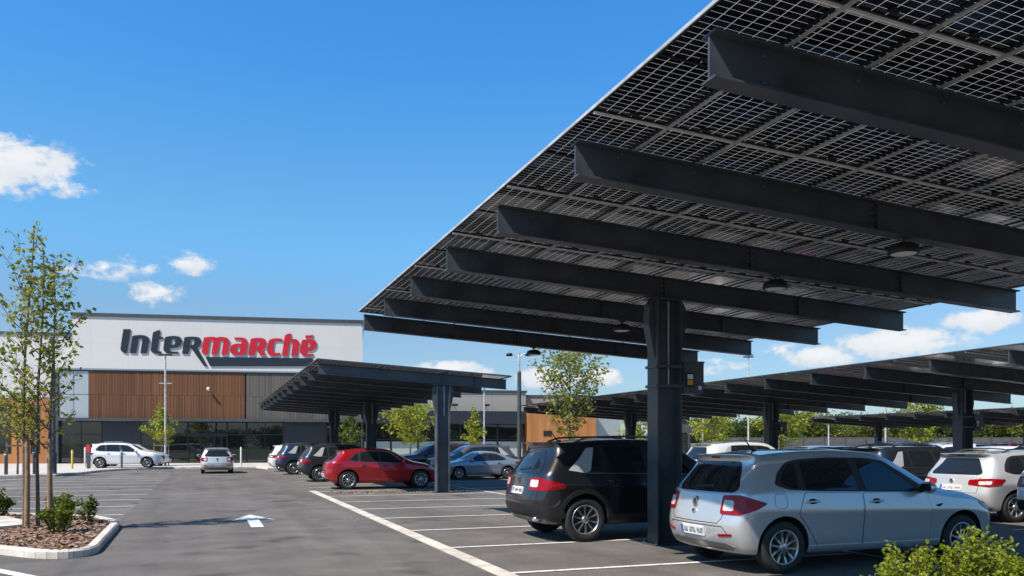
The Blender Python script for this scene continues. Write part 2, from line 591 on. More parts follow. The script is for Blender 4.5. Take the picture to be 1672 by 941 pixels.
        if P.get('rail'):
            (xa, xb, yr) = P['rail']; pts = []
            for k in range(9):
                x = lerp(xa, xb, k/8); q, _ = B.ray('top', x, yr*s); pts.append((x, yr*s, q.z+(.05 if 0 < k < 8 else .0)))
            mb = PB(); mb.tube(pts, .017, 8); bld(mb, 'roof_rail', P.get('railmat') or M['satin'])
        # cladding on sill and arch lips
        if P.get('clad'):
            for ax in (P['xr'], P['xf']):
                R0, R1 = r*P.get('archk', 1.16)+.002, r*P.get('archk', 1.16)+P['clad']
                a0, a1 = P.get('archang', (R(-8), R(188)))
                n = 22
                pl = [(ax+R0*math.cos(lerp(a0, a1, q/n)), r*1.03+R0*math.sin(lerp(a0, a1, q/n))) for q in range(n+1)]
                pl += [(ax+R1*math.cos(lerp(a1, a0, q/n)), r*1.03+R1*math.sin(lerp(a1, a0, q/n))) for q in range(n+1)]
                mb = PB(); B.patch(mb, md, pl, .014, .08, 0, 0, .06); bld(mb, 'arch_trim', M['plastic'])
        R1 = r*P.get('archk', 1.16)+.01
        zz = P['zc']
        mb = PB(); B.patch(mb, md, [(P['xr']+R1, zz+.05), (P['xf']-R1, zz+.05), (P['xf']-R1, zz+P.get('sill', .13)), (P['xr']+R1, zz+P.get('sill', .13))], .012, .08, 0, .0)
        bld(mb, 'sill', M['plastic'] if P.get('clad') else paintmat)
    for nm, md, poly, mt, off in P.get('extra', []):
        mb = PB(); B.patch(mb, md, poly, off, .05, 0, .02); bld(mb, nm, M[mt])
    for nm, md, line, wd, mt in P.get('lines', []):
        mb = PB(); B.ribbon(mb, md, line, wd, .002); bld(mb, nm, M[mt])
    # plate
    for md, (pz, show) in (('rear', P['platez']), ('front', P.get('platefz', (.42, True)))):
        if not show: continue
        p, n = B.ray(md, 0, pz)
        xo = -.012 if md == 'rear' else .012
        mb = MB()
        t = Vector((0, 1, 0)); u = n.cross(t).normalized()
        if u.z < 0: u = -u
        e = n*1.0
        o = p+e*.012
        def pq(a, b, c=0): return tuple(o+t*a+u*b+e*c+Vector((sx, 0, 0)))
        q = [(-.26, -.06), (.26, -.06), (.26, .06), (-.26, .06)]
        mb.add([pq(a, b) for a, b in q]+[pq(a, b, -.02) for a, b in q], [(0, 1, 2, 3), (0, 3, 2, 1)][:1]+[(0, 4, 5, 1), (1, 5, 6, 2), (2, 6, 7, 3), (3, 7, 4, 0)], 0)
        sg = 1 if md == 'rear' else -1
        bx = .26*sg
        mb.add([pq(bx, -.06, .002), pq(bx-.05*sg, -.06, .002), pq(bx-.05*sg, .06, .002), pq(bx, .06, .002)], [(0, 1, 2, 3)], 1)
        rnd = random.Random(len(name)*31+int(L*100))
        x = .19
        for ch in range(8):
            if ch in (2, 5): x -= .028
            for st in range(3):
                hgt = .035 if st != 1 else rnd.uniform(.008, .014)
                zc = 0 if st != 1 else rnd.choice((-.025, 0, .025))
                xx = x-.014*st
                mb.add([pq(xx*sg, zc-hgt, .003), pq((xx-.009)*sg, zc-hgt, .003), pq((xx-.009)*sg, zc+hgt, .003), pq(xx*sg, zc+hgt, .003)], [(0, 1, 2, 3)], 2)
            x -= .049
        mb.build('number_plate', [M['plate'], M['plateblue'], M['platetext']], root)
    for (bz, ra, rb) in P.get('badge', []):
        p, n = B.ray('rear', 0, bz)
        mb = MB(); o = p+Vector((sx, 0, 0))
        nn = 20
        for (k0, k1, e, mi) in ((1, .62, .022, 0), (.62, .0, .012, 1)):
            vs = []
            for q in range(nn):
                a = 2*math.pi*q/nn
                vs.append(o+Vector((-e, ra*k0*math.cos(a), rb*k0*math.sin(a))))
            for q in range(nn):
                a = 2*math.pi*q/nn
                vs.append(o+Vector((-e, ra*k1*math.cos(a), rb*k1*math.sin(a))))
            for q in range(nn):
                a = 2*math.pi*q/nn
                vs.append(o+Vector((.01, ra*k0*math.cos(a), rb*k0*math.sin(a))))
            mb.add(vs, [(q, (q+1) % nn, nn+(q+1) % nn, nn+q) for q in range(nn)]+[(q, 2*nn+q, 2*nn+(q+1) % nn, (q+1) % nn) for q in range(nn)], mi)
        # bright double stroke inside the ring
        for s in (-1, 1):
            c = o+Vector((-.018, s*ra*.22, 0))
            mb.add([c+Vector((0, -.006, -rb*.4)), c+Vector((0, .006, -rb*.4)), c+Vector((0, .006+s*.012, rb*.4)), c+Vector((0, -.006+s*.012, rb*.4))], [(0, 1, 2, 3)], 0)
        mb.build('badge', [M['chrome'], M['gap']], root)
    if P.get('antenna'):
        ax = P['antenna']; q, _ = B.ray('top', ax, 0)
        mb = PB(); mb.tube([(ax+.05, 0, q.z-.005), (ax-.02, 0, q.z+.02), (ax-.16, 0, q.z+.20)], [.022, .012, .004], 8); bld(mb, 'antenna', M['plastic'])
    if P.get('exhaust'):
        y, z = P['exhaust']
        p, _ = B.ray('rear', y, z+.05)
        mb = PB(); mb.lathe([(.032, 0), (.04, 0), (.04, .14), (.032, .14)], 18, Matrix.Translation((p.x-.035, y, z)) @ Matrix.Rotation(math.pi/2, 4, 'Y'), 0, True, True)
        bld(mb, 'exhaust_pipe', M['chrome'])
    # grille
    mb = PB(); B.patch(mb, 'front', P['grille'], .012, .04, 0, .04); bld(mb, 'grille', M['plastic'])
    # wheels
    tw = P.get('tw', .21)
    t, k = wheel_parts(r, tw, P['wheel'])
    proto = None
    for ax in (P['xr'], P['xf']):
        for s in (1, -1):
            wroot = empty('wheel', (ax+sx, s*(hw-tw/2-P.get('inset', .035)), r), 0)
            wroot.parent = root
            wroot.rotation_euler = (0, random.uniform(0, 1), 0 if s > 0 else math.pi)
            if proto is None:
                a = t.build('tyre', M['tyre'], wroot); b = k.build('rim', [M['alloy'], M['alloydark']], wroot); proto = (a.data, b.data)
            else:
                link_mesh('tyre', proto[0], wroot); link_mesh('rim', proto[1], wroot)
    root['body_len'] = L
    return root

CAPK = [.7, 1, 1, 1, 1, .9, .9]
HATCH = dict(
    L=4.60, W=1.80, H=1.50, zc=.20, z2=.50, r=.325, xr=.78, xf=3.72, capk=CAPK, archk=1.17,
    rear=[(.20, .27), (.06, .33), (-.02, .56), (.04, .76), (.09, .985), (.46, 1.40), (.30, 1.475)],
    front=[(4.44, .20), (4.57, .26), (4.62, .46), (4.60, .62), (4.53, .72), (4.42, .79), (4.26, .85)],
    # x low, x belt, x roof, z shoulder, z belt, z roof rail, kind
    side=[(.26, .34, .66, .80, 1.02, 1.415, 'roof'), (.62, .66, .86, .80, 1.015, 1.44, 'roof'), (1.20, 1.22, 1.22, .78, 1.00, 1.465, 'roof'),
          (1.95, 1.95, 1.85, .77, .985, 1.475, 'roof'), (2.65, 2.60, 2.32, .76, .965, 1.45, 'roof'), (3.06, 3.02, 2.58, .75, .955, 1.415, 'roof'),
          (3.42, 3.46, 3.36, .74, .90, .985, 'cowl'), (3.72, 3.74, 3.70, .735, .875, .95, 'hood'), (4.12, 4.12, 4.06, .70, .82, .89, 'hood')],
    bow=dict(roof=.06, cowl=.16, hood=.08), crown=dict(roof=.025, cowl=.03, hood=.035),
    kyr=[.86, .96, 1.0, 1.0, .95, .85, .81], crease={3: .55, 4: .6, 6: .4}, crease_col=[], crease_row=[],
    glasspoly=dict(
        surround=[(.66, 1.10), (.86, 1.035), (1.3, 1.01), (2.4, .985), (3.12, .975), (3.14, .995), (2.78, 1.22), (2.50, 1.385), (2.2, 1.425), (1.6, 1.435), (1.1, 1.41), (.92, 1.375), (.76, 1.26)],
        panes=[[(.76, 1.12), (.93, 1.05), (1.02, 1.05), (1.04, 1.36), (.96, 1.355), (.84, 1.25)],
               [(1.12, 1.035), (1.95, 1.01), (1.90, 1.405), (1.5, 1.41), (1.13, 1.385)],
               [(2.08, 1.005), (2.93, .995), (2.68, 1.19), (2.42, 1.36), (2.03, 1.405)]]),
    rearglass=('rear', [(-.68, 1.0), (.68, 1.0), (.75, 1.05), (.655, 1.385), (-.655, 1.385), (-.75, 1.05)]),
    wiper=(.14, 1.05, -.30, 1.075),
    windscreen=[(2.66, -.52), (2.72, 0), (2.66, .52), (3.27, .66), (3.46, 0), (3.27, -.66)],
    doors=[[(.98, .74), (1.10, 1.00), (1.99, .98), (2.0, .62), (2.0, .30), (1.32, .30), (1.17, .52)],
           [(2.02, .98), (3.08, .965), (3.16, .70), (3.14, .30), (2.02, .30)]],
    handles=[(1.20, .885), (2.22, .87)], mirror=(2.98, .985), fuel=(.72, .90),
    tail=[(.52, .735), (.54, .965), (.80, .975), (1.10, .875), (.98, .80), (.80, .73)], tailin=[(.565, .775), (.575, .91), (.715, .905), (.72, .78)],
    head=[(.52, .63), (.50, .70), (.80, .78), (1.16, .83), (1.10, .76), (.85, .66)],
    reflector=[(.50, .455), (.70, .47), (.70, .50), (.50, .485)],
    platez=(.50, True), badge=[(.86, .055, .07), (.745, .03, .03)], antenna=.95,
    grille=[(-.45, .50), (.45, .50), (.50, .66), (-.50, .66)], wheel='five_twin',
    extra=[('rear_diffuser', 'rear', [(-.66, .285), (.66, .285), (.74, .335), (.60, .375), (-.60, .375), (-.74, .335)], 'satin', .010),
           ('brake_light', 'rear', [(-.13, 1.425), (.13, 1.425), (.13, 1.447), (-.13, 1.447)], 'redlens', .008),
           ('marker_lamp', 'L', [(3.22, .80), (3.36, .815), (3.27, .765)], 'gap', .008), ('marker_lamp', 'R', [(3.22, .80), (3.36, .815), (3.27, .765)], 'gap', .008)],
    lines=[('tailgate_seam', 'rear', [(-.66, 1.0), (-.55, .68), (-.48, .615), (.48, .615), (.55, .68), (.66, 1.0)], .010, 'gap'),
           ('bumper_recess', 'rear', [(-.66, .47), (-.56, .58), (.56, .58), (.66, .47)], .012, 'gap')],
)

SUV = dict(
    L=4.60, W=1.90, H=1.70, zc=.25, z2=.60, r=.365, xr=.90, xf=3.66, capk=CAPK, archk=1.15,
    rear=[(.24, .34), (.08, .40), (-.02, .64), (.05, .88), (.09, 1.09), (.46, 1.55), (.28, 1.645)],
    front=[(4.42, .28), (4.56, .36), (4.62, .58), (4.61, .78), (4.55, .92), (4.44, 1.0), (4.26, 1.055)],
    side=[(.26, .34, .64, .94, 1.14, 1.575, 'roof'), (.70, .74, .92, .93, 1.13, 1.605, 'roof'), (1.25, 1.27, 1.27, .91, 1.115, 1.63, 'roof'),
          (2.02, 2.02, 1.92, .90, 1.10, 1.64, 'roof'), (2.70, 2.66, 2.40, .89, 1.085, 1.62, 'roof'), (3.08, 3.05, 2.70, .88, 1.075, 1.58, 'roof'),
          (3.40, 3.44, 3.36, .87, 1.04, 1.12, 'cowl'), (3.70, 3.72, 3.68, .865, 1.02, 1.095, 'hood'), (4.10, 4.10, 4.05, .83, .98, 1.06, 'hood')],
    bow=dict(roof=.06, cowl=.15, hood=.08), crown=dict(roof=.02, cowl=.03, hood=.03),
    crease={3: .6, 4: .6, 6: .45}, crease_col=[], crease_row=[],
    glasspoly=dict(
        surround=[(.90, 1.18), (1.0, 1.135), (1.4, 1.125), (2.4, 1.10), (3.12, 1.085), (3.14, 1.11), (2.84, 1.33), (2.56, 1.535), (2.3, 1.58), (1.6, 1.60), (1.14, 1.585), (1.04, 1.52), (.96, 1.36)],
        panes=[[(1.01, 1.19), (1.05, 1.165), (1.24, 1.155), (1.23, 1.55), (1.145, 1.54), (1.07, 1.38)],
               [(1.32, 1.15), (2.04, 1.125), (1.99, 1.565), (1.5, 1.575), (1.29, 1.555)],
               [(2.15, 1.12), (2.96, 1.105), (2.74, 1.30), (2.48, 1.515), (2.11, 1.56)]]),
    rearglass=('rear', [(-.66, 1.12), (.66, 1.12), (.72, 1.17), (.56, 1.53), (-.56, 1.53), (-.72, 1.17)]),
    wiper=(.14, 1.17, -.30, 1.20),
    windscreen=[(2.78, -.54), (2.84, 0), (2.78, .54), (3.28, .70), (3.46, 0), (3.28, -.70)],
    doors=[[(1.22, .86), (1.28, 1.12), (2.06, 1.10), (2.07, .70), (2.07, .42), (1.42, .42), (1.36, .62)],
           [(2.09, 1.10), (3.08, 1.08), (3.14, .80), (3.12, .42), (2.09, .42)]],
    handles=[(1.42, 1.0), (2.28, .985)], mirror=(3.0, 1.09), fuel=None,
    tail=[(.46, .86), (.48, 1.06), (.80, 1.05), (1.14, .95), (1.16, .89), (.80, .84)], tailin=[(.50, .90), (.51, 1.02), (.72, 1.015), (.72, .90)],
    head=[(.50, .80), (.49, .90), (.80, .95), (1.16, .985), (1.10, .90), (.85, .81)],
    reflector=[(.56, .50), (.80, .52), (.80, .56), (.56, .54)],
    platez=(.83, True), platefz=(.5, True), badge=[(1.0, .05, .06)], antenna=.8, exhaust=(-.56, .37), clad=.075, sill=.20,
    rail=(.85, 2.55, .60), belt_trim=[(.90, 1.135), (1.4, 1.118), (2.4, 1.095), (3.1, 1.08)],
    grille=[(-.46, .66), (.46, .66), (.50, .88), (-.50, .88)], wheel='ten', tw=.24, inset=.03,
    extra=[('rear_bumper', 'rear', [(-1.14, .40), (0, .40), (1.14, .40), (1.10, .56), (.8, .60), (0, .62), (-.8, .60), (-1.10, .56)], 'plastic', .014),
           ('pillar_trim', 'L', [(.60, 1.175), (.90, 1.13), (1.0, 1.165), (1.12, 1.55), (.98, 1.535), (.82, 1.36)], 'silvertrim', .010), ('pillar_trim', 'R', [(.60, 1.175), (.90, 1.13), (1.0, 1.165), (1.12, 1.55), (.98, 1.535), (.82, 1.36)], 'silvertrim', .010),
           ('front_bumper', 'front', [(-1.0, .36), (1.0, .36), (.95, .52), (-.95, .52)], 'plastic', .012),
           ('brake_light', 'rear', [(-.13, 1.585), (.13, 1.585), (.13, 1.61), (-.13, 1.61)], 'redlens', .008)],
    lines=[('tailgate_seam', 'rear', [(-.70, 1.10), (-.62, .84), (-.52, .67), (.52, .67), (.62, .84), (.70, 1.10)], .010, 'gap')],
)
SPORT = dict(HATCH,
    L=4.35, W=1.80, H=1.44, zc=.19, r=.33, xr=.80, xf=3.44,
    rear=[(.20, .27), (.06, .33), (-.02, .55), (.03, .76), (.10, .96), (.62, 1.33), (.44, 1.395)],
    front=[(4.17, .19), (4.30, .25), (4.36, .44), (4.34, .58), (4.25, .67), (4.12, .74), (3.95, .80)],
    side=[(.28, .38, .80, .80, 1.0, 1.33, 'roof'), (.66, .72, 1.0, .79, .985, 1.365, 'roof'), (1.20, 1.22, 1.28, .77, .965, 1.40, 'roof'),
          (1.85, 1.85, 1.76, .755, .945, 1.41, 'roof'), (2.42, 2.40, 2.14, .745, .93, 1.385, 'roof'), (2.80, 2.76, 2.36, .735, .92, 1.345, 'roof'),
          (3.14, 3.18, 3.08, .72, .86, .945, 'cowl'), (3.46, 3.48, 3.44, .715, .83, .905, 'hood'), (3.86, 3.86, 3.80, .67, .77, .84, 'hood')],
    glasspoly=dict(
        surround=[(.78, 1.06), (.98, 1.005), (1.4, .98), (2.3, .945), (2.86, .935), (2.88, .955), (2.54, 1.17), (2.28, 1.315), (2.0, 1.36), (1.5, 1.365), (1.2, 1.335), (1.02, 1.27)],
        panes=[[(.90, 1.075), (1.02, 1.03), (1.14, 1.02), (1.16, 1.285), (1.08, 1.255)],
               [(1.24, 1.005), (1.88, .975), (1.84, 1.335), (1.5, 1.335), (1.25, 1.305)],
               [(1.98, .97), (2.68, .955), (2.46, 1.14), (2.22, 1.29), (1.95, 1.33)]]),
    rearglass=('rear', [(-.60, .985), (.60, .985), (.64, 1.03), (.50, 1.31), (-.50, 1.31), (-.64, 1.03)]),
    wiper=(.14, 1.03, -.28, 1.05),
    windscreen=[(2.44, -.52), (2.50, 0), (2.44, .52), (2.99, .65), (3.16, 0), (2.99, -.65)],
    doors=[[(1.10, .72), (1.20, .965), (1.90, .94), (1.91, .60), (1.91, .30), (1.36, .30), (1.24, .48)],
           [(1.93, .94), (2.80, .92), (2.88, .66), (2.86, .30), (1.93, .30)]],
    handles=[(1.34, .86), (2.12, .84)], mirror=(2.72, .945), fuel=None, antenna=None, badge=[(.86, .05, .05)],
    tail=[(.46, .74), (.48, .90), (.80, .93), (1.16, .92), (1.0, .80), (.80, .74)], tailin=None,
    head=[(.50, .60), (.48, .66), (.80, .73), (1.18, .785), (1.12, .71), (.85, .62)],
    platez=(.50, True), grille=[(-.45, .44), (.45, .44), (.50, .62), (-.50, .62)], wheel='ten',
    belt_trim=[(.92, 1.005), (1.4, .975), (2.3, .942), (2.85, .93), (2.52, 1.18), (2.28, 1.325), (2.0, 1.37), (1.5, 1.375), (1.2, 1.345)],
    extra=[('rear_diffuser', 'rear', [(-.70, .29), (.70, .29), (.66, .38), (-.66, .38)], 'plastic', .010),
           ('brake_light', 'rear', [(-.13, 1.345), (.13, 1.345), (.13, 1.367), (-.13, 1.367)], 'redlens', .008)],
    lines=[('tailgate_seam', 'rear', [(-.62, .98), (-.52, .66), (.52, .66), (.62, .98)], .010, 'gap')],
)
SEDAN = dict(HATCH,
    L=4.60, W=1.80, H=1.43, zc=.19, r=.325, xr=.95, xf=3.62,
    rear=[(.18, .27), (.05, .33), (-.02, .52), (.0, .74), (.05, .90), (.10, .975), (.17, 1.015)],
    front=[(4.42, .19), (4.55, .25), (4.61, .44), (4.59, .58), (4.50, .67), (4.37, .735), (4.2, .79)],
    kyr=[.86, .96, 1, 1, .97, .90, .84],
    side=[(.26, .28, .32, .77, .925, .99, 'deck'), (.62, .62, .60, .765, .93, 1.005, 'rearcowl'), (1.05, 1.05, 1.38, .76, .94, 1.315, 'roof'),
          (1.60, 1.60, 1.70, .75, .93, 1.375, 'roof'), (2.15, 2.12, 2.05, .745, .92, 1.39, 'roof'), (2.62, 2.58, 2.36, .735, .91, 1.37, 'roof'), (3.0, 2.96, 2.60, .73, .90, 1.325, 'roof'),
          (3.34, 3.38, 3.28, .715, .85, .935, 'cowl'), (3.64, 3.66, 3.62, .71, .825, .90, 'hood'), (4.06, 4.06, 4.0, .66, .765, .835, 'hood')],
    bow=dict(roof=.05, cowl=.16, hood=.08, deck=-.06, rearcowl=-.12), crown=dict(roof=.02, cowl=.03, hood=.03, deck=.02, rearcowl=.02),
    glasspoly=dict(
        surround=[(.98, 1.0), (1.2, .965), (1.7, .95), (2.5, .93), (3.04, .92), (3.06, .94), (2.76, 1.14), (2.48, 1.29), (2.2, 1.335), (1.8, 1.33), (1.5, 1.28), (1.2, 1.14)],
        panes=[[(1.12, 1.01), (1.26, .985), (2.02, .965), (2.02, 1.305), (1.8, 1.30), (1.52, 1.25), (1.24, 1.11)],
               [(2.12, .96), (2.88, .94), (2.68, 1.11), (2.42, 1.265), (2.10, 1.305)]]),
    rearglass=('top', [(.58, -.56), (.50, 0), (.58, .56), (1.30, .50), (1.36, 0), (1.30, -.50)]), wiper=None,
    windscreen=[(2.68, -.52), (2.74, 0), (2.68, .52), (3.18, .64), (3.36, 0), (3.18, -.64)],
    doors=[[(1.22, .72), (1.30, .94), (2.05, .925), (2.06, .58), (2.06, .30), (1.50, .30), (1.38, .48)],
           [(2.08, .925), (3.0, .905), (3.06, .66), (3.04, .30), (2.08, .30)]],
    handles=[(1.46, .84), (2.26, .825)], mirror=(2.92, .93), fuel=None, antenna=None, badge=[(.86, .05, .05)],
    tail=[(.42, .76), (.44, .88), (.80, .90), (1.14, .89), (1.05, .80), (.80, .76)], tailin=None,
    head=[(.50, .58), (.48, .64), (.80, .71), (1.18, .775), (1.12, .70), (.85, .60)],
    platez=(.58, True), grille=[(-.50, .40), (.50, .40), (.52, .62), (-.52, .62)], wheel='ten', belt_trim=None,
    extra=[], lines=[],
)
WAGON = dict(HATCH,
    L=4.55, W=1.80, H=1.60, zc=.22, z2=.54, r=.34, xr=.86, xf=3.60,
    rear=[(.22, .30), (.06, .36), (-.02, .60), (.04, .82), (.09, 1.04), (.42, 1.46), (.24, 1.545)],
    front=[(4.38, .24), (4.50, .31), (4.57, .52), (4.56, .70), (4.48, .82), (4.36, .89), (4.2, .945)],
    side=[(.26, .34, .60, .86, 1.07, 1.48, 'roof'), (.68, .72, .88, .86, 1.06, 1.515, 'roof'), (1.25, 1.27, 1.27, .84, 1.045, 1.54, 'roof'),
          (1.98, 1.98, 1.88, .83, 1.03, 1.55, 'roof'), (2.64, 2.60, 2.34, .82, 1.015, 1.53, 'roof'), (3.02, 2.98, 2.62, .81, 1.005, 1.49, 'roof'),
          (3.34, 3.38, 3.30, .795, .96, 1.04, 'cowl'), (3.64, 3.66, 3.62, .79, .935, 1.01, 'hood'), (4.04, 4.04, 3.98, .755, .885, .96, 'hood')],
    glasspoly=dict(
        surround=[(.58, 1.14), (.80, 1.08), (1.4, 1.055), (2.4, 1.03), (3.06, 1.015), (3.08, 1.04), (2.78, 1.26), (2.50, 1.45), (2.2, 1.495), (1.5, 1.515), (.95, 1.49), (.80, 1.44), (.66, 1.30)],
        panes=[[(.70, 1.16), (.86, 1.105), (1.16, 1.09), (1.14, 1.46), (.90, 1.435), (.76, 1.30)],
               [(1.26, 1.08), (1.99, 1.055), (1.94, 1.48), (1.5, 1.49), (1.24, 1.465)],
               [(2.10, 1.05), (2.90, 1.035), (2.68, 1.23), (2.42, 1.43), (2.06, 1.475)]]),
    rearglass=('rear', [(-.62, 1.06), (.62, 1.06), (.68, 1.11), (.54, 1.44), (-.54, 1.44), (-.68, 1.11)]),
    wiper=(.14, 1.11, -.28, 1.13),
    windscreen=[(2.70, -.53), (2.76, 0), (2.70, .53), (3.21, .67), (3.38, 0), (3.21, -.67)],
    doors=[[(1.14, .80), (1.22, 1.06), (2.02, 1.04), (2.03, .64), (2.03, .34), (1.36, .34), (1.28, .54)],
           [(2.05, 1.04), (3.02, 1.015), (3.08, .74), (3.06, .34), (2.05, .34)]],
    handles=[(1.36, .94), (2.24, .925)], mirror=(2.94, 1.03), fuel=None, antenna=None, badge=[(.92, .05, .05)],
    tail=[(.40, .84), (.42, .95), (.80, .99), (1.12, .97), (1.02, .86), (.80, .80)], tailin=[(.62, .84), (.62, .92), (.86, .93), (.84, .85)],
    head=[(.50, .70), (.48, .78), (.80, .86), (1.18, .915), (1.12, .83), (.85, .72)],
    platez=(.76, True), platefz=(.46, True), grille=[(-.46, .56), (.46, .56), (.50, .76), (-.50, .76)], wheel='seven',
    rail=(.80, 2.5, .57), belt_trim=None,
    extra=[('brake_light', 'rear', [(-.13, 1.49), (.13, 1.49), (.13, 1.513), (-.13, 1.513)], 'redlens', .008)],
    lines=[('tailgate_seam', 'rear', [(-.66, 1.05), (-.58, .66), (.58, .66), (.66, 1.05)], .010, 'gap')],
)
# ---------------------------------------------------------------- solar canopies
def panel_mat():
    m, nt, b = new_mat('solar_panel_cells')
    N = nt.nodes.new; L = nt.links.new
    tc = N('ShaderNodeTexCoord'); sp = N('ShaderNodeSeparateXYZ'); L(tc.outputs['Object'], sp.inputs['Vector'])
    def line(src, pitch, width, ofs=0.0):
        a = N('ShaderNodeMath'); a.operation = 'ADD'; a.inputs[1].default_value = 100*pitch+ofs; L(src, a.inputs[0])
        d = N('ShaderNodeMath'); d.operation = 'DIVIDE'; d.inputs[1].default_value = pitch; L(a.outputs[0], d.inputs[0])
        f = N('ShaderNodeMath'); f.operation = 'FRACT'; L(d.outputs[0], f.inputs[0])
        l = N('ShaderNodeMath'); l.operation = 'LESS_THAN'; l.inputs[1].default_value = width/pitch; L(f.outputs[0], l.inputs[0])
        return l.outputs[0]
    lx = line(sp.outputs['X'], .1216, .0042); ly = line(sp.outputs['Y'], .0743, .0030)
    mx = N('ShaderNodeMath'); mx.operation = 'MAXIMUM'; L(lx, mx.inputs[0]); L(ly, mx.inputs[1])
    nz = N('ShaderNodeTexNoise'); nz.inputs['Scale'].default_value = .9; L(tc.outputs['Object'], nz.inputs['Vector'])
    cm = N('ShaderNodeMix'); cm.data_type = 'RGBA'
    cm.inputs['A'].default_value = (.003, .0035, .006, 1); cm.inputs['B'].default_value = (.016, .018, .032, 1)
    oi = N('ShaderNodeObjectInfo'); mo = N('ShaderNodeMath'); mo.operation = 'MULTIPLY'; L(nz.outputs['Fac'], mo.inputs[0]); L(oi.outputs['Random'], mo.inputs[1])
    L(mo.outputs[0], cm.inputs['Factor']); L(cm.outputs['Result'], b.inputs['Base Color'])
    setp(b, rough=.12, spec=.42)
    d = N('ShaderNodeBsdfDiffuse'); d.inputs['Color'].default_value = (.70, .70, .68, 1)
    t = N('ShaderNodeBsdfTranslucent'); t.inputs['Color'].default_value = (.80, .79, .75, 1)
    ad = N('ShaderNodeMixShader'); ad.inputs[0].default_value = .24; L(d.outputs[0], ad.inputs[1]); L(t.outputs[0], ad.inputs[2])
    fin = N('ShaderNodeMixShader'); L(mx.outputs[0], fin.inputs[0]); L(b.outputs[0], fin.inputs[1]); L(ad.outputs[0], fin.inputs[2])
    L(fin.outputs[0], nt.nodes['Material Output'].inputs['Surface'])
    return m
M['panel'] = panel_mat()
M['bolt'] = mat('bolt_zinc', (.13, .13, .135), .45, .3)

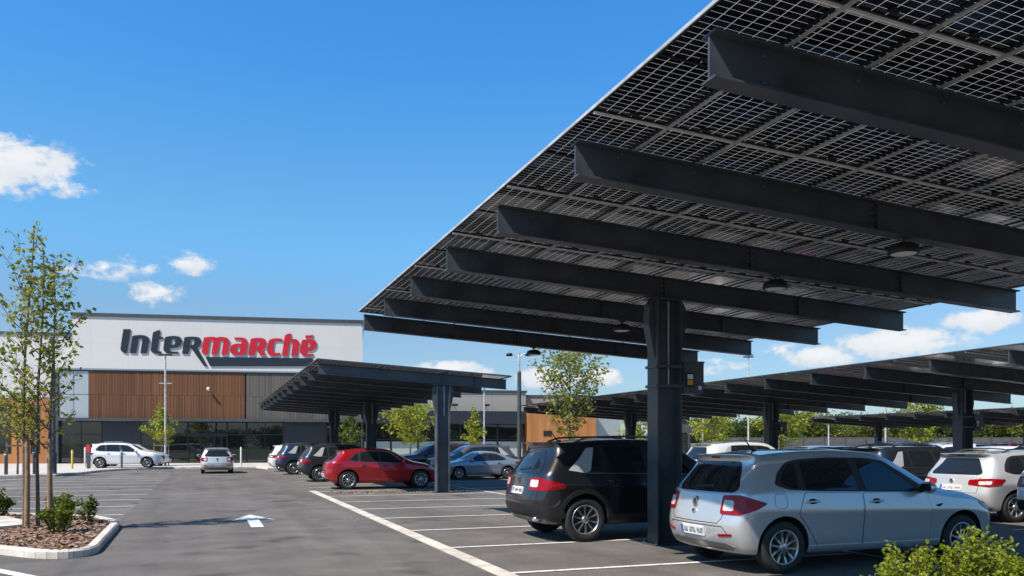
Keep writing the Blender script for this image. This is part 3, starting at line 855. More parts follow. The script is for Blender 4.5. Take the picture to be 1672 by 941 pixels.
def build_canopy(label, X0, Y0, W, nb, sp, zb, slope, bh, cx, col_ys, pitch, rows_per_bay, near_ext, far_ext, limit=100, edge='steel'):
    root = empty('solar_canopy', (X0, Y0, 0), 0, label, 'solar canopy', 'solar canopies over the parking rows')
    def sb(mb, x0, x1, y0, y1, a, b, mi=0):
        z = lambda x: zb-slope*x
        vs = [(x0,y0,z(x0)+a),(x1,y0,z(x1)+a),(x1,y1,z(x1)+a),(x0,y1,z(x0)+a),(x0,y0,z(x0)+b),(x1,y0,z(x1)+b),(x1,y1,z(x1)+b),(x0,y1,z(x0)+b)]
        mb.add(vs, [(0,3,2,1),(4,5,6,7),(0,1,5,4),(1,2,6,5),(2,3,7,6),(3,0,4,7)], mi)
    zc = zb-slope*cx
    # one beam, then copies along the row
    b0 = None
    for k in range(nb):
        if b0 is None:
            mb = MB()
            sb(mb, 0, W, -.012, .012, .0165, bh-.0165)
            sb(mb, -.004, W+.004, -.085, .085, 0, .016)
            sb(mb, -.004, W+.004, -.085, .085, bh-.016, bh)
            for xs in (cx-.02, cx*.5+W*.5):
                if xs > cx+1.2: xs = cx+2.6
                sb(mb, xs-.010, xs+.010, -.072, -.0125, .0165, bh-.017)
                for q in range(4):
                    zq = zb-slope*xs+.05+(bh-.1)*q/3
                    for dx in (-.045, .045):
                        mb.lathe([(.018, 0), (.018, .016), (.001, .018)], 6, Matrix.Translation((xs+dx, -.0123, zq)) @ Matrix.Rotation(math.pi/2, 4, 'X'), 1, False)
            for q in range(5):
                xq = .45+q*.85
                for zz in (.07, bh-.07):
                    mb.lathe([(.013, 0), (.013, .012), (.001, .014)], 6, Matrix.Translation((xq, -.0123, zb-slope*xq+zz)) @ Matrix.Rotation(math.pi/2, 4, 'X'), 1, False)
            b0 = mb.build('beam', [M['steel'], M['bolt']], root)
        else:
            o = b0.copy(); COL.objects.link(o); o.location = (0, k*sp, 0)
    y_lo, y_hi = -near_ext, (nb-1)*sp+far_ext
    nx = int(round((W+.16)/pitch)); pt = (W+.16)/nx
    r0 = None
    for i in range(1, nx):
        x = -.08+i*pt
        if r0 is None:
            mb = MB(); sb(mb, -.011, .011, y_lo+.02, y_hi-.02, bh+.030, bh+.050); r0 = mb.build('rail', M['galv'], root); r0.location = (x, 0, -slope*x)
        else:
            o = r0.copy(); COL.objects.link(o); o.location = (x, 0, -slope*x)
    # purlins where panel rows meet
    rp = sp/rows_per_bay
    seams = []
    y = -sp*.25 if rows_per_bay == 2 else -sp*.5
    while y-rp > y_lo: y -= rp
    ys = [y_lo]
    yy = y
    while yy < y_hi-.1:
        if yy > y_lo+.1: ys.append(yy)
        yy += rp
    ys.append(y_hi)
    p0 = None
    for kq, y in enumerate(ys[1:-1]):
        if rows_per_bay == 2 and kq % 2 == 0: continue
        if p0 is None:
            mb = MB(); sb(mb, -.07, W+.07, -.011, .011, bh+.052, bh+.072); p0 = mb.build('purlin', M['alu'], root); p0.location = (0, y, 0)
        else:
            o = p0.copy(); COL.objects.link(o); o.location = (0, y, 0)
    # panels: a bifacial glass laminate held in a slim frame
    def module(mb, x0, x1, y0, y1):
        z = lambda x: zb-slope*x+bh+.090
        xm = (x0+x1)/2
        sb(mb, xm-.04, xm+.04, y1-.115, y1-.065, bh+.072, bh+.089, 1)
        mb.add([(x0+.002, y0+.002, z(x0)), (x1-.002, y0+.002, z(x1)), (x1-.002, y1-.002, z(x1)), (x0+.002, y1-.002, z(x0))], [(0, 1, 2, 3)], 0)
        a, b = bh+.081, bh+.099
        f = .010
        sb(mb, x0, x0+f, y0, y1, a, b, 1); sb(mb, x1-f, x1, y0, y1, a, b, 1); sb(mb, x0+f, x1-f, y0, y0+f, a, b, 1); sb(mb, x0+f, x1-f, y1-f, y1, a, b, 1)
    cells = []
    for j in range(len(ys)-1):
        for i in range(nx):
            cells.append((j, i))
    first, rest = cells[:limit], cells[limit:]
    proto = {}
    for (j, i) in first:
        h = round(ys[j+1]-ys[j], 3)
        if h not in proto:
            mb = MB(); module(mb, .005, pt-.005, .004, h-.004); proto[h] = mb.build('solar_panel', [M['panel'], M['blackframe']], root); o = proto[h]
        else:
            o = proto[h].copy(); COL.objects.link(o)
        x = -.08+i*pt
        o.location = (x, ys[j], -slope*x)
    if rest:
        mb = MB()
        for (j, i) in rest:
            x = -.08+i*pt
            module(mb, x+.005, x+pt-.005, ys[j]+.004, ys[j+1]-.004)
        o = mb.build('solar_panel', [M['panel'], M['blackframe']], root); o['kind'] = 'stuff'
    # silver edging
    mb = MB()
    sb(mb, -.092, -.081, y_lo, y_hi, bh+.084, bh+.112); sb(mb, W+.081, W+.092, y_lo, y_hi, bh+.072, bh+.124)
    sb(mb, -.08, W+.08, y_hi+.001, y_hi+.011, bh+.072, bh+.124); sb(mb, -.08, W+.08, y_lo-.011, y_lo-.001, bh+.072, bh+.124)
    mb.build('edge_trim', M[edge], root)
    c0 = None
    for y in col_ys:
        if c0 is None:
            mb = MB()
            t = zc-.03
            mb.box((cx-.225, -.16, .02), (cx-.20, .16, t)); mb.box((cx+.20, -.16, .02), (cx+.225, .16, t))
            mb.box((cx-.199, -.014, .02), (cx+.199, .014, t))
            mb.box((cx-.30, -.24, .0), (cx+.30, .24, .019))
            mb.box((cx-.34, -.13, t+.001), (cx+.34, .13, t+.028))
            for sx_ in (-1, 1):
                for sy in (-1, 1):
                    mb.lathe([(.022, 0), (.022, .03), (.001, .034)], 6, Matrix.Translation((cx+sx_*.26, sy*.19, .019)), 1, False)
            c0 = mb.build('column', [M['steel'], M['bolt']], root); c0.location = (0, y, 0)
            cols = [c0]
            mb = MB()
            Mr = Matrix.Rotation(math.pi/2, 4, 'X')
            for s in (-1, 1):
                poly = [(cx+s*.227, t-.95), (cx+s*.30, t-.62), (cx+s*.345, t-.40), (cx+s*.33, t-.10), (cx+s*.26, t-.002), (cx+s*.227, t-.002)]
                mb.prism([(a, b) for a, b in poly], -.09, .09, 0, Mr)
            g0 = mb.build('bracket', M['steel'], c0)
            mb = MB(); mb.tube([(cx+.05, -.03, 2.55), (cx+.05, -.03, t-.01)], .014, 8); k0 = mb.build('conduit', M['galv'], c0)
        else:
            o = c0.copy(); COL.objects.link(o); o.location = (0, y, 0)
            for ch in (g0, k0):
                q = ch.copy(); COL.objects.link(q); q.parent = o
    return root

# main canopy overhead, and the three behind it
ROWSP = 2.23
build_canopy('solar canopy spanning overhead across the upper right, its grid of panels seen from below', 3.30, 2.71, 8.60, 8, ROWSP, 4.14, .055, .335, 3.64, [4*ROWSP], .72, 2, .56, .14, 100, 'galv')
build_canopy('dark solar canopy in front of the store with the red car under it', 3.35, 26.6, 6.3, 12, 2.66, 3.83, .055, .335, 4.05, [0, 12.6, 24.6], 2.1, 1, .30, .20)
build_canopy('long solar canopy behind the foreground column, rising to the right picture edge', 17.5, 7.3, 8.45, 18, ROWSP, 3.46, .055, .335, 3.7, [.1, 5*ROWSP, 9*ROWSP, 14*ROWSP+.5], 2.8, 1, .5, .14, 90)
build_canopy('farthest solar canopy, low in front of the fence and trees', 45.0, 28.0, 9.5, 11, 2.5, 3.35, .05, .32, 4.2, [0, 10.0, 22.5], 3.2, 1, .4, .14)

def control_box(x, y, z, label, sc=1.0):
    r = empty('control_box', (x, y, z), 0, label, 'control box', 'control boxes on the canopy columns')
    mb = MB(); mb.box((0, -.21, 0), (.36, .19, .50)); mb.box((-.004, -.219, .485), (.37, .2, .515)); mb.build('enclosure', M['steel'], r)
    for zz in (.09, .40):
        mb = MB(); mb.add([(-.001, -.178, zz), (-.49, -.178, zz), (-.49, .178, zz), (-.001, .178, zz), (-.001, .162, zz), (-.476, .162, zz), (-.476, -.162, zz), (-.001, -.162, zz)]+[(-.001, -.178, zz+.045), (-.49, -.178, zz+.045), (-.49, .178, zz+.045), (-.001, .178, zz+.045), (-.001, .162, zz+.045), (-.476, .162, zz+.045), (-.476, -.162, zz+.045), (-.001, -.162, zz+.045)],
            [(i, (i+1) % 8, 8+(i+1) % 8, 8+i) for i in range(8)]+[(0, 7, 6, 1), (1, 6, 5, 2), (2, 5, 4, 3), (8, 9, 14, 15), (9, 10, 13, 14), (10, 11, 12, 13)])
        mb.build('clamp', M['steel'], r)
    mb = MB(); mb.box((.02, -.232, .10), (.17, -.2195, .33)); s = mb.build('display', M['plastic'], r)
    mb = MB(); mb.box((.045, -.236, .13), (.145, -.2325, .21)); mb.build('warning_sticker', mat('orange_sticker', (.75, .33, .03), .5), s)
    mb = MB(); mb.box((.045, -.236, .225), (.145, -.2325, .30)); mb.build('label_plate', M['plate'], s)
    mb = MB(); mb.box((.26, -.2125, .06), (.32, -.2105, .12)); mb.build('sticker', M['plate'], r)
control_box(3.30+3.64+.235, 2.71+4*ROWSP, 2.42, 'dark control box strapped to the big foreground column')
control_box(17.5+3.7+.235, 7.3+9*ROWSP, 2.0, 'dark control box on the column above the silver hatchback roof')
control_box(17.5+3.7+.235, 7.3+5*ROWSP, 2.0, 'dark control box on the wide column near the right picture edge')

lamp0 = None
for k, (q, words_) in enumerate(((2, 'first and largest canopy lamp, nearest the camera, with pale lens'), (3, 'canopy lamp on the next beam beyond the nearest lamp'), (5, 'canopy lamp left of the column, just behind its bracket'), (7, 'canopy lamp on the end beam beside the double street lamp'))):
    x = 7.35; z = 4.14-.055*(x-3.30)
    if lamp0 is None:
        r = empty('canopy_lamp', (x, 2.71+(q-0)*ROWSP-.02 if False else 2.71+q*ROWSP, z-.003), 0, words_, 'lamp', 'lamps under the solar canopy')
        mb = MB(); mb.box((-.05, -.04, -.018), (.05, .04, 0)); mb.tube([(0, 0, -.019), (0, 0, -.06)], .02, 8); mb.build('mount', M['steel'], r)
        mb = MB(); mb.lathe([(.001, -.058), (.10, -.062), (.155, -.09), (.17, -.15), (.165, -.175), (.14, -.178)], 24); mb.build('housing', M['plastic'], r)
        mb = MB(); mb.lathe([(.139, -.176), (.10, -.186), (.001, -.19)], 24); mb.build('lens', mat('frosted_lens', (.80, .80, .76), .4), r)
        lamp0 = r; index_children()
    else:
        o = copy_tree(lamp0); o.location = (x, 2.71+q*ROWSP, z-.003); o['label'] = words_
# ---------------------------------------------------------------- store
def panel_seam_mat(name, col, px, pz, lw=.03, dark=.6, rough=.65, vary=.07):
    m, nt, b = new_mat(name)
    N = nt.nodes.new; L = nt.links.new
    tc = N('ShaderNodeTexCoord'); sp = N('ShaderNodeSeparateXYZ'); L(tc.outputs['Object'], sp.inputs['Vector'])
    def line(src, pitch):
        d = N('ShaderNodeMath'); d.operation = 'MULTIPLY_ADD'; d.inputs[1].default_value = 1/pitch; d.inputs[2].default_value = 100.37; L(src, d.inputs[0])
        f = N('ShaderNodeMath'); f.operation = 'FRACT'; L(d.outputs[0], f.inputs[0])
        l = N('ShaderNodeMath'); l.operation = 'LESS_THAN'; l.inputs[1].default_value = lw/pitch; L(f.outputs[0], l.inputs[0])
        return l.outputs[0], d.outputs[0]
    a, da = line(sp.outputs['X'], px); c, dc = line(sp.outputs['Z'], pz)
    mx = N('ShaderNodeMath'); mx.operation = 'MAXIMUM'; L(a, mx.inputs[0]); L(c, mx.inputs[1])
    # each panel its own slight tone, plus weather streaks
    fx = N('ShaderNodeMath'); fx.operation = 'FLOOR'; L(da, fx.inputs[0]); fz = N('ShaderNodeMath'); fz.operation = 'FLOOR'; L(dc, fz.inputs[0])
    cb = N('ShaderNodeCombineXYZ'); L(fx.outputs[0], cb.inputs[0]); L(fz.outputs[0], cb.inputs[1])
    wn = N('ShaderNodeTexWhiteNoise'); wn.noise_dimensions = '3D'; L(cb.outputs[0], wn.inputs['Vector'])
    mp = N('ShaderNodeMapping'); mp.inputs['Scale'].default_value = (2.2, 2.2, .25); L(tc.outputs['Object'], mp.inputs['Vector'])
    nz = N('ShaderNodeTexNoise'); nz.inputs['Scale'].default_value = 1.5; nz.inputs['Detail'].default_value = 7; L(mp.outputs[0], nz.inputs['Vector'])
    av = N('ShaderNodeMath'); av.operation = 'ADD'; L(wn.outputs['Value'], av.inputs[0]); L(nz.outputs['Fac'], av.inputs[1])
    rg = N('ShaderNodeMapRange'); rg.inputs['From Max'].default_value = 2; rg.inputs['To Min'].default_value = 1-vary; rg.inputs['To Max'].default_value = 1+vary; L(av.outputs[0], rg.inputs['Value'])
    s1 = N('ShaderNodeMix'); s1.data_type = 'RGBA'; s1.inputs['A'].default_value = (*col, 1); s1.inputs['B'].default_value = (*[q*dark for q in col], 1); L(mx.outputs[0], s1.inputs['Factor'])
    vm = N('ShaderNodeVectorMath'); vm.operation = 'SCALE'; L(s1.outputs['Result'], vm.inputs[0]); L(rg.outputs['Result'], vm.inputs['Scale'])
    L(vm.outputs[0], b.inputs['Base Color']); setp(b, rough=rough)
    return m

def batten_mat(name, c0, c1, pitch):
    m, nt, b = new_mat(name)
    N = nt.nodes.new; L = nt.links.new
    tc = N('ShaderNodeTexCoord'); sp = N('ShaderNodeSeparateXYZ'); L(tc.outputs['Object'], sp.inputs['Vector'])
    def fl(src, k):
        d = N('ShaderNodeMath'); d.operation = 'MULTIPLY'; d.inputs[1].default_value = k; L(src, d.inputs[0])
        f = N('ShaderNodeMath'); f.operation = 'FLOOR'; L(d.outputs[0], f.inputs[0]); return f.outputs[0]
    cb = N('ShaderNodeCombineXYZ'); L(fl(sp.outputs['X'], 1/pitch), cb.inputs[0]); L(fl(sp.outputs['Z'], .55), cb.inputs[1])
    wn = N('ShaderNodeTexWhiteNoise'); wn.noise_dimensions = '3D'; L(cb.outputs[0], wn.inputs['Vector'])
    c2 = N('ShaderNodeCombineXYZ'); L(fl(sp.outputs['X'], 1/1.55), c2.inputs[0])
    w2 = N('ShaderNodeTexWhiteNoise'); w2.noise_dimensions = '3D'; L(c2.outputs[0], w2.inputs['Vector'])
    mp = N('ShaderNodeMapping'); mp.inputs['Scale'].default_value = (14, 14, .8); L(tc.outputs['Object'], mp.inputs['Vector'])
    nz = N('ShaderNodeTexNoise'); nz.inputs['Scale'].default_value = 2; nz.inputs['Detail'].default_value = 6; L(mp.outputs[0], nz.inputs['Vector'])
    a = N('ShaderNodeMath'); a.operation = 'MULTIPLY_ADD'; a.inputs[1].default_value = .42; L(wn.outputs['Value'], a.inputs[0])
    a2 = N('ShaderNodeMath'); a2.operation = 'MULTIPLY'; a2.inputs[1].default_value = .36; L(w2.outputs['Value'], a2.inputs[0]); L(a2.outputs[0], a.inputs[2])
    a3 = N('ShaderNodeMath'); a3.operation = 'MULTIPLY_ADD'; a3.inputs[1].default_value = .3; L(nz.outputs['Fac'], a3.inputs[0]); L(a.outputs[0], a3.inputs[2])
    mx = N('ShaderNodeMix'); mx.data_type = 'RGBA'; mx.inputs['A'].default_value = (*c0, 1); mx.inputs['B'].default_value = (*c1, 1); L(a3.outputs[0], mx.inputs['Factor'])
    L(mx.outputs['Result'], b.inputs['Base Color']); setp(b, rough=.6)
    return m

M['precast'] = panel_seam_mat('precast_white', (.56, .545, .515), 2.72, 2.05, .025, .84, .65, .045)
M['greywall'] = panel_seam_mat('grey_beige_panel', (.29, .272, .235), 3.4, 9, .03, .6)
M['sidewall'] = panel_seam_mat('side_wall_panel', (.45, .45, .44), 4, 4)
M['timber'] = batten_mat('timber_batten', (.070, .028, .011), (.26, .104, .036), .115)
M['greybatten'] = batten_mat('weathered_batten', (.085, .072, .060), (.19, .165, .14), .115)
M['boards'] = batten_mat('timber_boards', (.23, .085, .024), (.46, .19, .06), .22)
M['silverpanel'] = mat('silver_composite_panel', (.42, .44, .45), .35, .35, vary=.05)
M['coping'] = mat('coping_metal', (.07, .075, .08), .45, .3, vary=.2)
M['cornice'] = mat('cornice_metal', (.34, .35, .36), .35, .6)
M['darkpanel'] = panel_seam_mat('dark_facade_panel', (.018, .021, .028), 1.42, 1.65, .025, .5, .42, .15)
M['frame'] = mat('window_frame_black', (.012, .013, .015), .45)
def store_glass():
    m, nt, b = new_mat('store_glass')
    setp(b, col=(.010, .013, .013), rough=.015, spec=.75, ior=1.6)
    N = nt.nodes.new; L = nt.links.new
    tc = N('ShaderNodeTexCoord'); nz = N('ShaderNodeTexNoise'); nz.inputs['Scale'].default_value = .8; L(tc.outputs['Object'], nz.inputs['Vector'])
    bp = N('ShaderNodeBump'); bp.inputs['Strength'].default_value = .04; bp.inputs['Distance'].default_value = .05
    L(nz.outputs['Fac'], bp.inputs['Height']); L(bp.outputs['Normal'], b.inputs['Normal'])
    return m
M['storeglass'] = store_glass()
M['pale_inset'] = mat('pale_inset_sheet', (.30, .34, .33), .25, 0, .6)  # pale tone of the slabs added over panes and dark panels

STORE = empty('supermarket', (.69, 70.15, 0), R(-9.72), 'large supermarket building with white upper wall, timber band and dark glazed ground floor', 'supermarket')
def part(nm, boxes, mt, parent=STORE, mats=None):
    mb = MB()
    for b in boxes: mb.box(b[0], b[1], b[2] if len(b) > 2 else 0)
    return mb.build(nm, mats or mt, parent)
# upper walls
part('wall', [((-10.49, 0, 7.52), (11.64, 32, 11.58))], M['precast'])
part('wall', [((-30, .8, 5.22), (-10.492, 32, 10.12))], M['precast'])
part('wall', [((-10.47, .55, 0), (11.62, 31.9, 7.36))], M['sidewall'])
part('coping', [((-10.58, -.10, 11.582), (11.73, 32.1, 11.84))], M['coping'])
part('coping', [((-30.1, .72, 10.122), (-10.60, 32.1, 10.34))], M['coping'])
part('cornice', [((-11.55, -.16, 7.40), (11.70, .53, 7.518)), ((-11.5, -.10, 7.30), (11.68, .53, 7.398), 1)], None, mats=[M['cornice'], M['coping']])
# battens
def battens(x0, x1, z0, z1, mt, nm, y=-.02):
    mb = MB()
    mb.box((x0, y+.03, z0), (x1, .54, z1), 1)
    n = int((x1-x0)/.115)
    for i in range(n):
        x = x0+.0125+i*.115
        mb.box((x, y-.03, z0+.01), (x+.085, y+.028, z0+(z1-z0)*.5-.008)); mb.box((x, y-.03, z0+(z1-z0)*.5+.008), (x+.085, y+.028, z1-.01))
    return mb.build(nm, [mt, M['gap']], STORE)
battens(-9.28, 2.43, 3.66, 7.295, M['timber'], 'timber_cladding')
battens(2.45, 11.62, 3.66, 7.295, M['greybatten'], 'grey_cladding')
for (xa, xb) in ((-11.42, -10.40), (-10.36, -9.32)):
    for (za, zb_) in ((3.68, 5.46), (5.50, 7.28)):
        part('metal_panel', [((xa, -.03, za), (xb, .54, zb_))], M['silverpanel'])
part('soffit', [((-11.5, -.62, 3.42), (11.66, .54, 3.648))], M['coping'])
# ground floor
def window(x0, x1, z0=.12, z1=3.40, nv=1, tz=2.36, y=.30, pale_inset=False, parent=STORE):
    w = .055
    mb = MB()
    mb.box((x0, y-.06, z0), (x0+w, y+.06, z1)); mb.box((x1-w, y-.06, z0), (x1, y+.06, z1))
    mb.box((x0+w, y-.058, z0), (x1-w, y+.058, z0+.09)); mb.box((x0+w, y-.058, z1-w), (x1-w, y+.058, z1))
    if tz: mb.box((x0+w, y-.056, tz), (x1-w, y+.056, tz+.075))
    xs = [x0+w+(x1-x0-2*w)*k/nv for k in range(nv+1)]
    for k in range(1, nv):
        for (a, b) in (((z0+.09, tz), (tz+.075, z1-w)) if tz else ((z0+.09, z1-w),)):
            mb.box((xs[k]-.025, y-.054, a), (xs[k]+.025, y+.054, b))
    fr = mb.build('window', M['frame'], parent)
    for k in range(nv):
        pa = xs[k]+(.026 if k else 0.001); pb = xs[k+1]-(.026 if k < nv-1 else 0.001)
        mb = MB()
        for (a, b) in (((z0+.092, tz-.002), (tz+.077, z1-w-.002)) if tz else ((z0+.092, z1-w-.002),)):
            mb.box((pa, y-.012, a), (pb, y+.012, b))
        mb.build('pane', M['storeglass'], fr)
        if pale_inset:
            mb = MB(); mb.box((pa+.01, y-.019, .55), (pb-.01, y-.014, 1.85)); mb.build('shelf_backing', M['pale_inset'], fr)  # pale slab added on the pane, standing in for shelf backing inside
    return fr
def darkpanel(x0, x1): part('dark_panel', [((x0, .26, .05), (x1, .50, 3.41))], M['darkpanel'])
window(-11.45, -8.42, nv=2); darkpanel(-8.40, -5.60)
part('pale_panel', [((-8.25, .235, 1.05), (-6.9, .258, 1.85))], M['pale_inset'])  # pale rectangle added in place of a pale window, not a poster
part('pale_panel', [((5.5, .235, .9), (6.9, .258, 1.7))], M['pale_inset'])  # likewise an added pale rectangle, no print on it
window(-5.58, -2.06, nv=2)
window(-2.04, .92, nv=2, z0=2.42, tz=None)
part('door_header', [((-2.04, .22, 2.28), (.92, .40, 2.415))], M['frame'])
for (a, b) in ((-2.04, -1.10), (-1.08, -.06), (-.04, .48), (.50, .92)):
    d = window(a, b, z0=.06, z1=2.275, tz=None, y=.33); d.name = 'sliding_door'
window(.94, 2.42, nv=1); window(2.46, 5.29, nv=2); darkpanel(5.31, 8.70)
window(8.72, 11.55, nv=2)
part('plinth', [((-11.5, .20, 0), (11.62, .549, .049))], M['coping'])
part('corner_post', [((-11.72, -.1, 0), (-11.47, .54, 7.29))], M['coping'])
# left wing
mb = MB(); mb.box((-30, .83, 0), (-11.73, 1.6, 5.21)); mb.build('timber_wall', M['boards'], STORE)
for (a, b) in ((-16.3, -15.15), (-13.75, -13.1), (-19.6, -18.4)):
    part('tall_window', [((a, .80, .9), (b, .828, 4.7))], M['storeglass'])
# right wing
part('wall', [((11.66, .6, 4.42), (25.5, 20, 6.06))], M['greywall'])
part('coping', [((11.66, .5, 6.062), (25.6, 20.1, 6.24))], M['coping'])
part('wall', [((25.62, 1.4, 4.5), (32.0, 20, 5.78))], M['greywall'])
part('coping', [((25.62, 1.32, 5.782), (32.1, 20.1, 5.92))], M['coping'])
part('wall', [((11.64, 1.2, 0), (33.5, 19.9, 4.41))], M['sidewall'])
part('soffit', [((11.67, -.3, 3.34), (25.58, 1.19, 4.415))], M['darkpanel'])
x = 11.72
while x < 25.2:
    window(x, x+2.24, z1=3.335, nv=1, tz=1.98, y=.55, pale_inset=True); x += 2.26
mb = MB(); mb.prism([(25.62, 0), (31.2, 0), (31.2, 4.36), (25.35, 4.36)], -1.19, 1.4, 0, Matrix.Translation((0, 0, 0)) @ Matrix.Rotation(math.pi/2, 4, 'X'))
mb.build('timber_wall', M['boards'], STORE)
part('service_door', [((27.6, -1.45, .05), (28.5, -1.405, 2.1))], M['boards'])
part('vent', [((26.6, -1.44, 2.3), (27.3, -1.405, 2.75))], M['frame'])
part('wall', [((31.22, -.6, 0), (33.64, 1.19, 4.2))], M['silverpanel'])

# ------------------------------------------------ sign lettering (outlines in sign units, 1 unit = 5.27 mm)
GL = {
 'I': [[(133,142),(237,142),(183,512),(150,508),(112,488),(95,462),(92,435)]],
 'n': [[(262,250),(300,238),(380,233),(440,240),(490,265),(508,300),(505,330),(472,515),(380,515),(408,310),(400,290),(375,282),(352,290),(318,512),(224,510)]],
 't': [[(668,155),(655,262),(712,262),(706,292),(650,294),(628,440),(626,475),(640,486),(682,486),(678,520),(610,520),(565,505),(535,480),(530,450),(560,215),(585,185),(620,165)]],
 'e': [[(745,265),(800,252),(870,248),(940,258),(975,285),(985,330),(970,385),(940,415),(890,430),(808,436),(808,470),(825,490),(936,492),(930,522),(800,522),(750,505),(722,470),(718,430),(733,300)], [(838,298),(880,296),(890,312),(885,358),(872,384),(820,390),(826,350)]],
 'R': [[(1025,270),(1090,260),(1170,260),(1230,268),(1262,295),(1270,330),(1262,380),(1245,410),(1212,430),(1365,722),(1320,724),(1130,445),(1105,430),(1080,528),(992,526)], [(1122,300),(1160,302),(1173,325),(1165,370),(1148,390),(1105,394)]],
 'm': [[(1315,275),(1370,265),(1440,262),(1485,268),(1508,276),(1540,266),(1600,265),(1660,280),(1690,310),(1698,345),(1668,545),(1576,543),(1608,350),(1600,325),(1575,318),(1552,328),(1522,540),(1426,537),(1455,340),(1447,318),(1425,310),(1405,320),(1370,537),(1325,535),(1298,515),(1282,485)]],
 'a': [[(285,278),(350,272),(420,278),(465,300),(488,345),(485,390),(462,548),(340,550),(270,540),(232,510),(222,470),(232,420),(262,385),(310,372),(392,370),(395,330),(380,312),(330,308),(288,302)], [(340,420),(378,418),(370,480),(358,505),(335,502),(318,480),(322,440)]],
 'r': [[(535,295),(600,283),(690,283),(740,295),(768,330),(768,380),(755,430),(718,460),(772,556),(678,558),(632,470),(610,470),(592,555),(498,552)], [(632,335),(660,333),(670,350),(660,395),(645,412),(615,415)]],
 'c': [[(1022,300),(1012,338),(930,332),(900,345),(888,385),(880,480),(888,510),(905,520),(985,518),(980,550),(955,560),(870,565),(815,545),(788,505),(785,460),(805,340),(840,305),(900,290),(960,288)]],
 'h': [[(1155,208),(1145,297),(1180,298),(1235,305),(1270,335),(1278,375),(1250,570),(1155,570),(1180,370),(1168,352),(1132,352),(1102,566),(1012,564),(1055,270),(1075,235),(1110,217)]],
 'E': [[(1325,320),(1380,308),(1450,305),(1510,315),(1545,345),(1552,395),(1535,445),(1500,475),(1455,488),(1385,490),(1388,515),(1400,530),(1420,538),(1502,538),(1500,574),(1400,575),(1340,560),(1305,530),(1294,490),(1310,380)], [(1410,355),(1450,352),(1456,375),(1448,415),(1435,435),(1398,438)]],
 'accent': [[(1375,245),(1502,235),(1490,275),(1380,285)]],
 'bar': [[(1338,578),(2978,610),(2978,738),(1410,722)]],
}
def smooth_loop(P):
    n = len(P); out = []
    P = [Vector((x, y)) for x, y in P]
    def ang(i):
        a = P[i]-P[i-1]; b = P[(i+1) % n]-P[i]
        return abs(math.degrees(a.angle_signed(b)))
    sharp = [ang(i) > 52 for i in range(n)]
    for i in range(n):
        p1, p2 = P[i], P[(i+1) % n]
        if sharp[i] and sharp[(i+1) % n]:
            out.append(p1); continue
        p0 = P[i-1] if not sharp[i] else p1-(p2-p1); p3 = P[(i+2) % n] if not sharp[(i+1) % n] else p2+(p2-p1)
        if (p2-p1).length > 120:      # long straight stems stay straight
            out.append(p1); continue
        for k in range(4):
            t = k/4
            out.append(.5*((2*p1)+(p2-p0)*t+(2*p0-5*p1+4*p2-p3)*t*t+(3*p1-p0-3*p2+p3)*t**3))
    return out
SIGN = empty('storefront_sign', STORE.location, R(-9.72), 'large dark and red raised lettering of the store name on the white upper wall', 'sign')
M['signdark'] = mat('sign_charcoal', (.014, .018, .026), .4, 0, .5, vary=.1)
M['signred'] = mat('sign_red', (.50, .008, .018), .38, 0, .5, vary=.08)
U = .00507
for key, loops in GL.items():
    red = key in ('m', 'a', 'r', 'c', 'h', 'E', 'accent')
    ofs = 1486 if key in ('a', 'r', 'c', 'h', 'E', 'accent') else 0
    def conv(p):
        x = p[0]+ofs; y = p[1]-.026*(x-133)
        return (-6.78+(x-133)*U, 10.62-(y-142)*U)
    cu = bpy.data.curves.new('glyph', 'CURVE'); cu.dimensions = '2D'; cu.fill_mode = 'BOTH'; cu.extrude = .025
    for lp in loops:
        pts = [conv(p) for p in (smooth_loop(lp) if key not in ('accent', 'bar', 'I') else [Vector(q) for q in lp])]
        s = cu.splines.new('POLY'); s.points.add(len(pts)-1)
        for q, (a, b) in zip(s.points, pts): q.co = (a, b, 0, 1)
        s.use_cyclic_u = True
    tmp = bpy.data.objects.new('glyph_tmp', cu); COL.objects.link(tmp)
    me = evaluated_mesh(tmp); bpy.data.objects.remove(tmp)
    me.transform(Matrix.Translation((0, -.055, 0)) @ Matrix.Rotation(math.pi/2, 4, 'X'))
    me.materials.clear(); me.materials.append(M['signred'] if red else M['signdark'])
    nm = 'underline_bar' if key == 'bar' else 'accent_mark' if key == 'accent' else 'letter'
    link_mesh(nm, me, SIGN)

def facade(s, z, y=0):
    return STORE.matrix_basis @ Vector((s, y, z))
def wall_fixture(nm, s, z, label, cat, kind, y=-.06, group=None):
    r = empty(nm, facade(s, z, y), R(-9.72), label, cat, group)
    if kind == 'camera':
        mb = MB(); mb.box((-.08, -.02, -.12), (.08, .012, .12)); mb.tube([(0, -.02, 0), (0, -.25, -.03)], .03, 8); mb.build('mount', M['plate'], r)
        mb = MB(); mb.lathe([(.001, -.14), (.10, -.13), (.11, .13), (.001, .16)], 14, Matrix.Translation((.05, -.33, -.08)) @ Matrix.Rotation(R(70), 4, 'X')); mb.build('housing', M['plate'], r)
    else:
        mb = MB(); mb.tube([(0, .0, 0), (0, -.45, .10)], .025, 8); mb.build('arm', M['plastic'], r)
        mb = MB(); mb.box((-.25, -.72, .02), (.25, -.40, .14), 0, Matrix.Rotation(R(-12), 4, 'X')); mb.build('head', M['plastic'], r)
wall_fixture('security_camera', -.45, 6.05, 'white security cameras fixed to the timber band above the entrance', 'camera', 'camera', -.055)
wall_fixture('floodlight', 19.3, 4.75, 'dark floodlight on the grey wall just right of the canopy column', 'floodlight', 'flood', .6, 'floodlights on the grey wall')
wall_fixture('floodlight', 22.0, 4.75, 'dark floodlight on the grey wall nearer the street lamp', 'floodlight', 'flood', .6, 'floodlights on the grey wall')

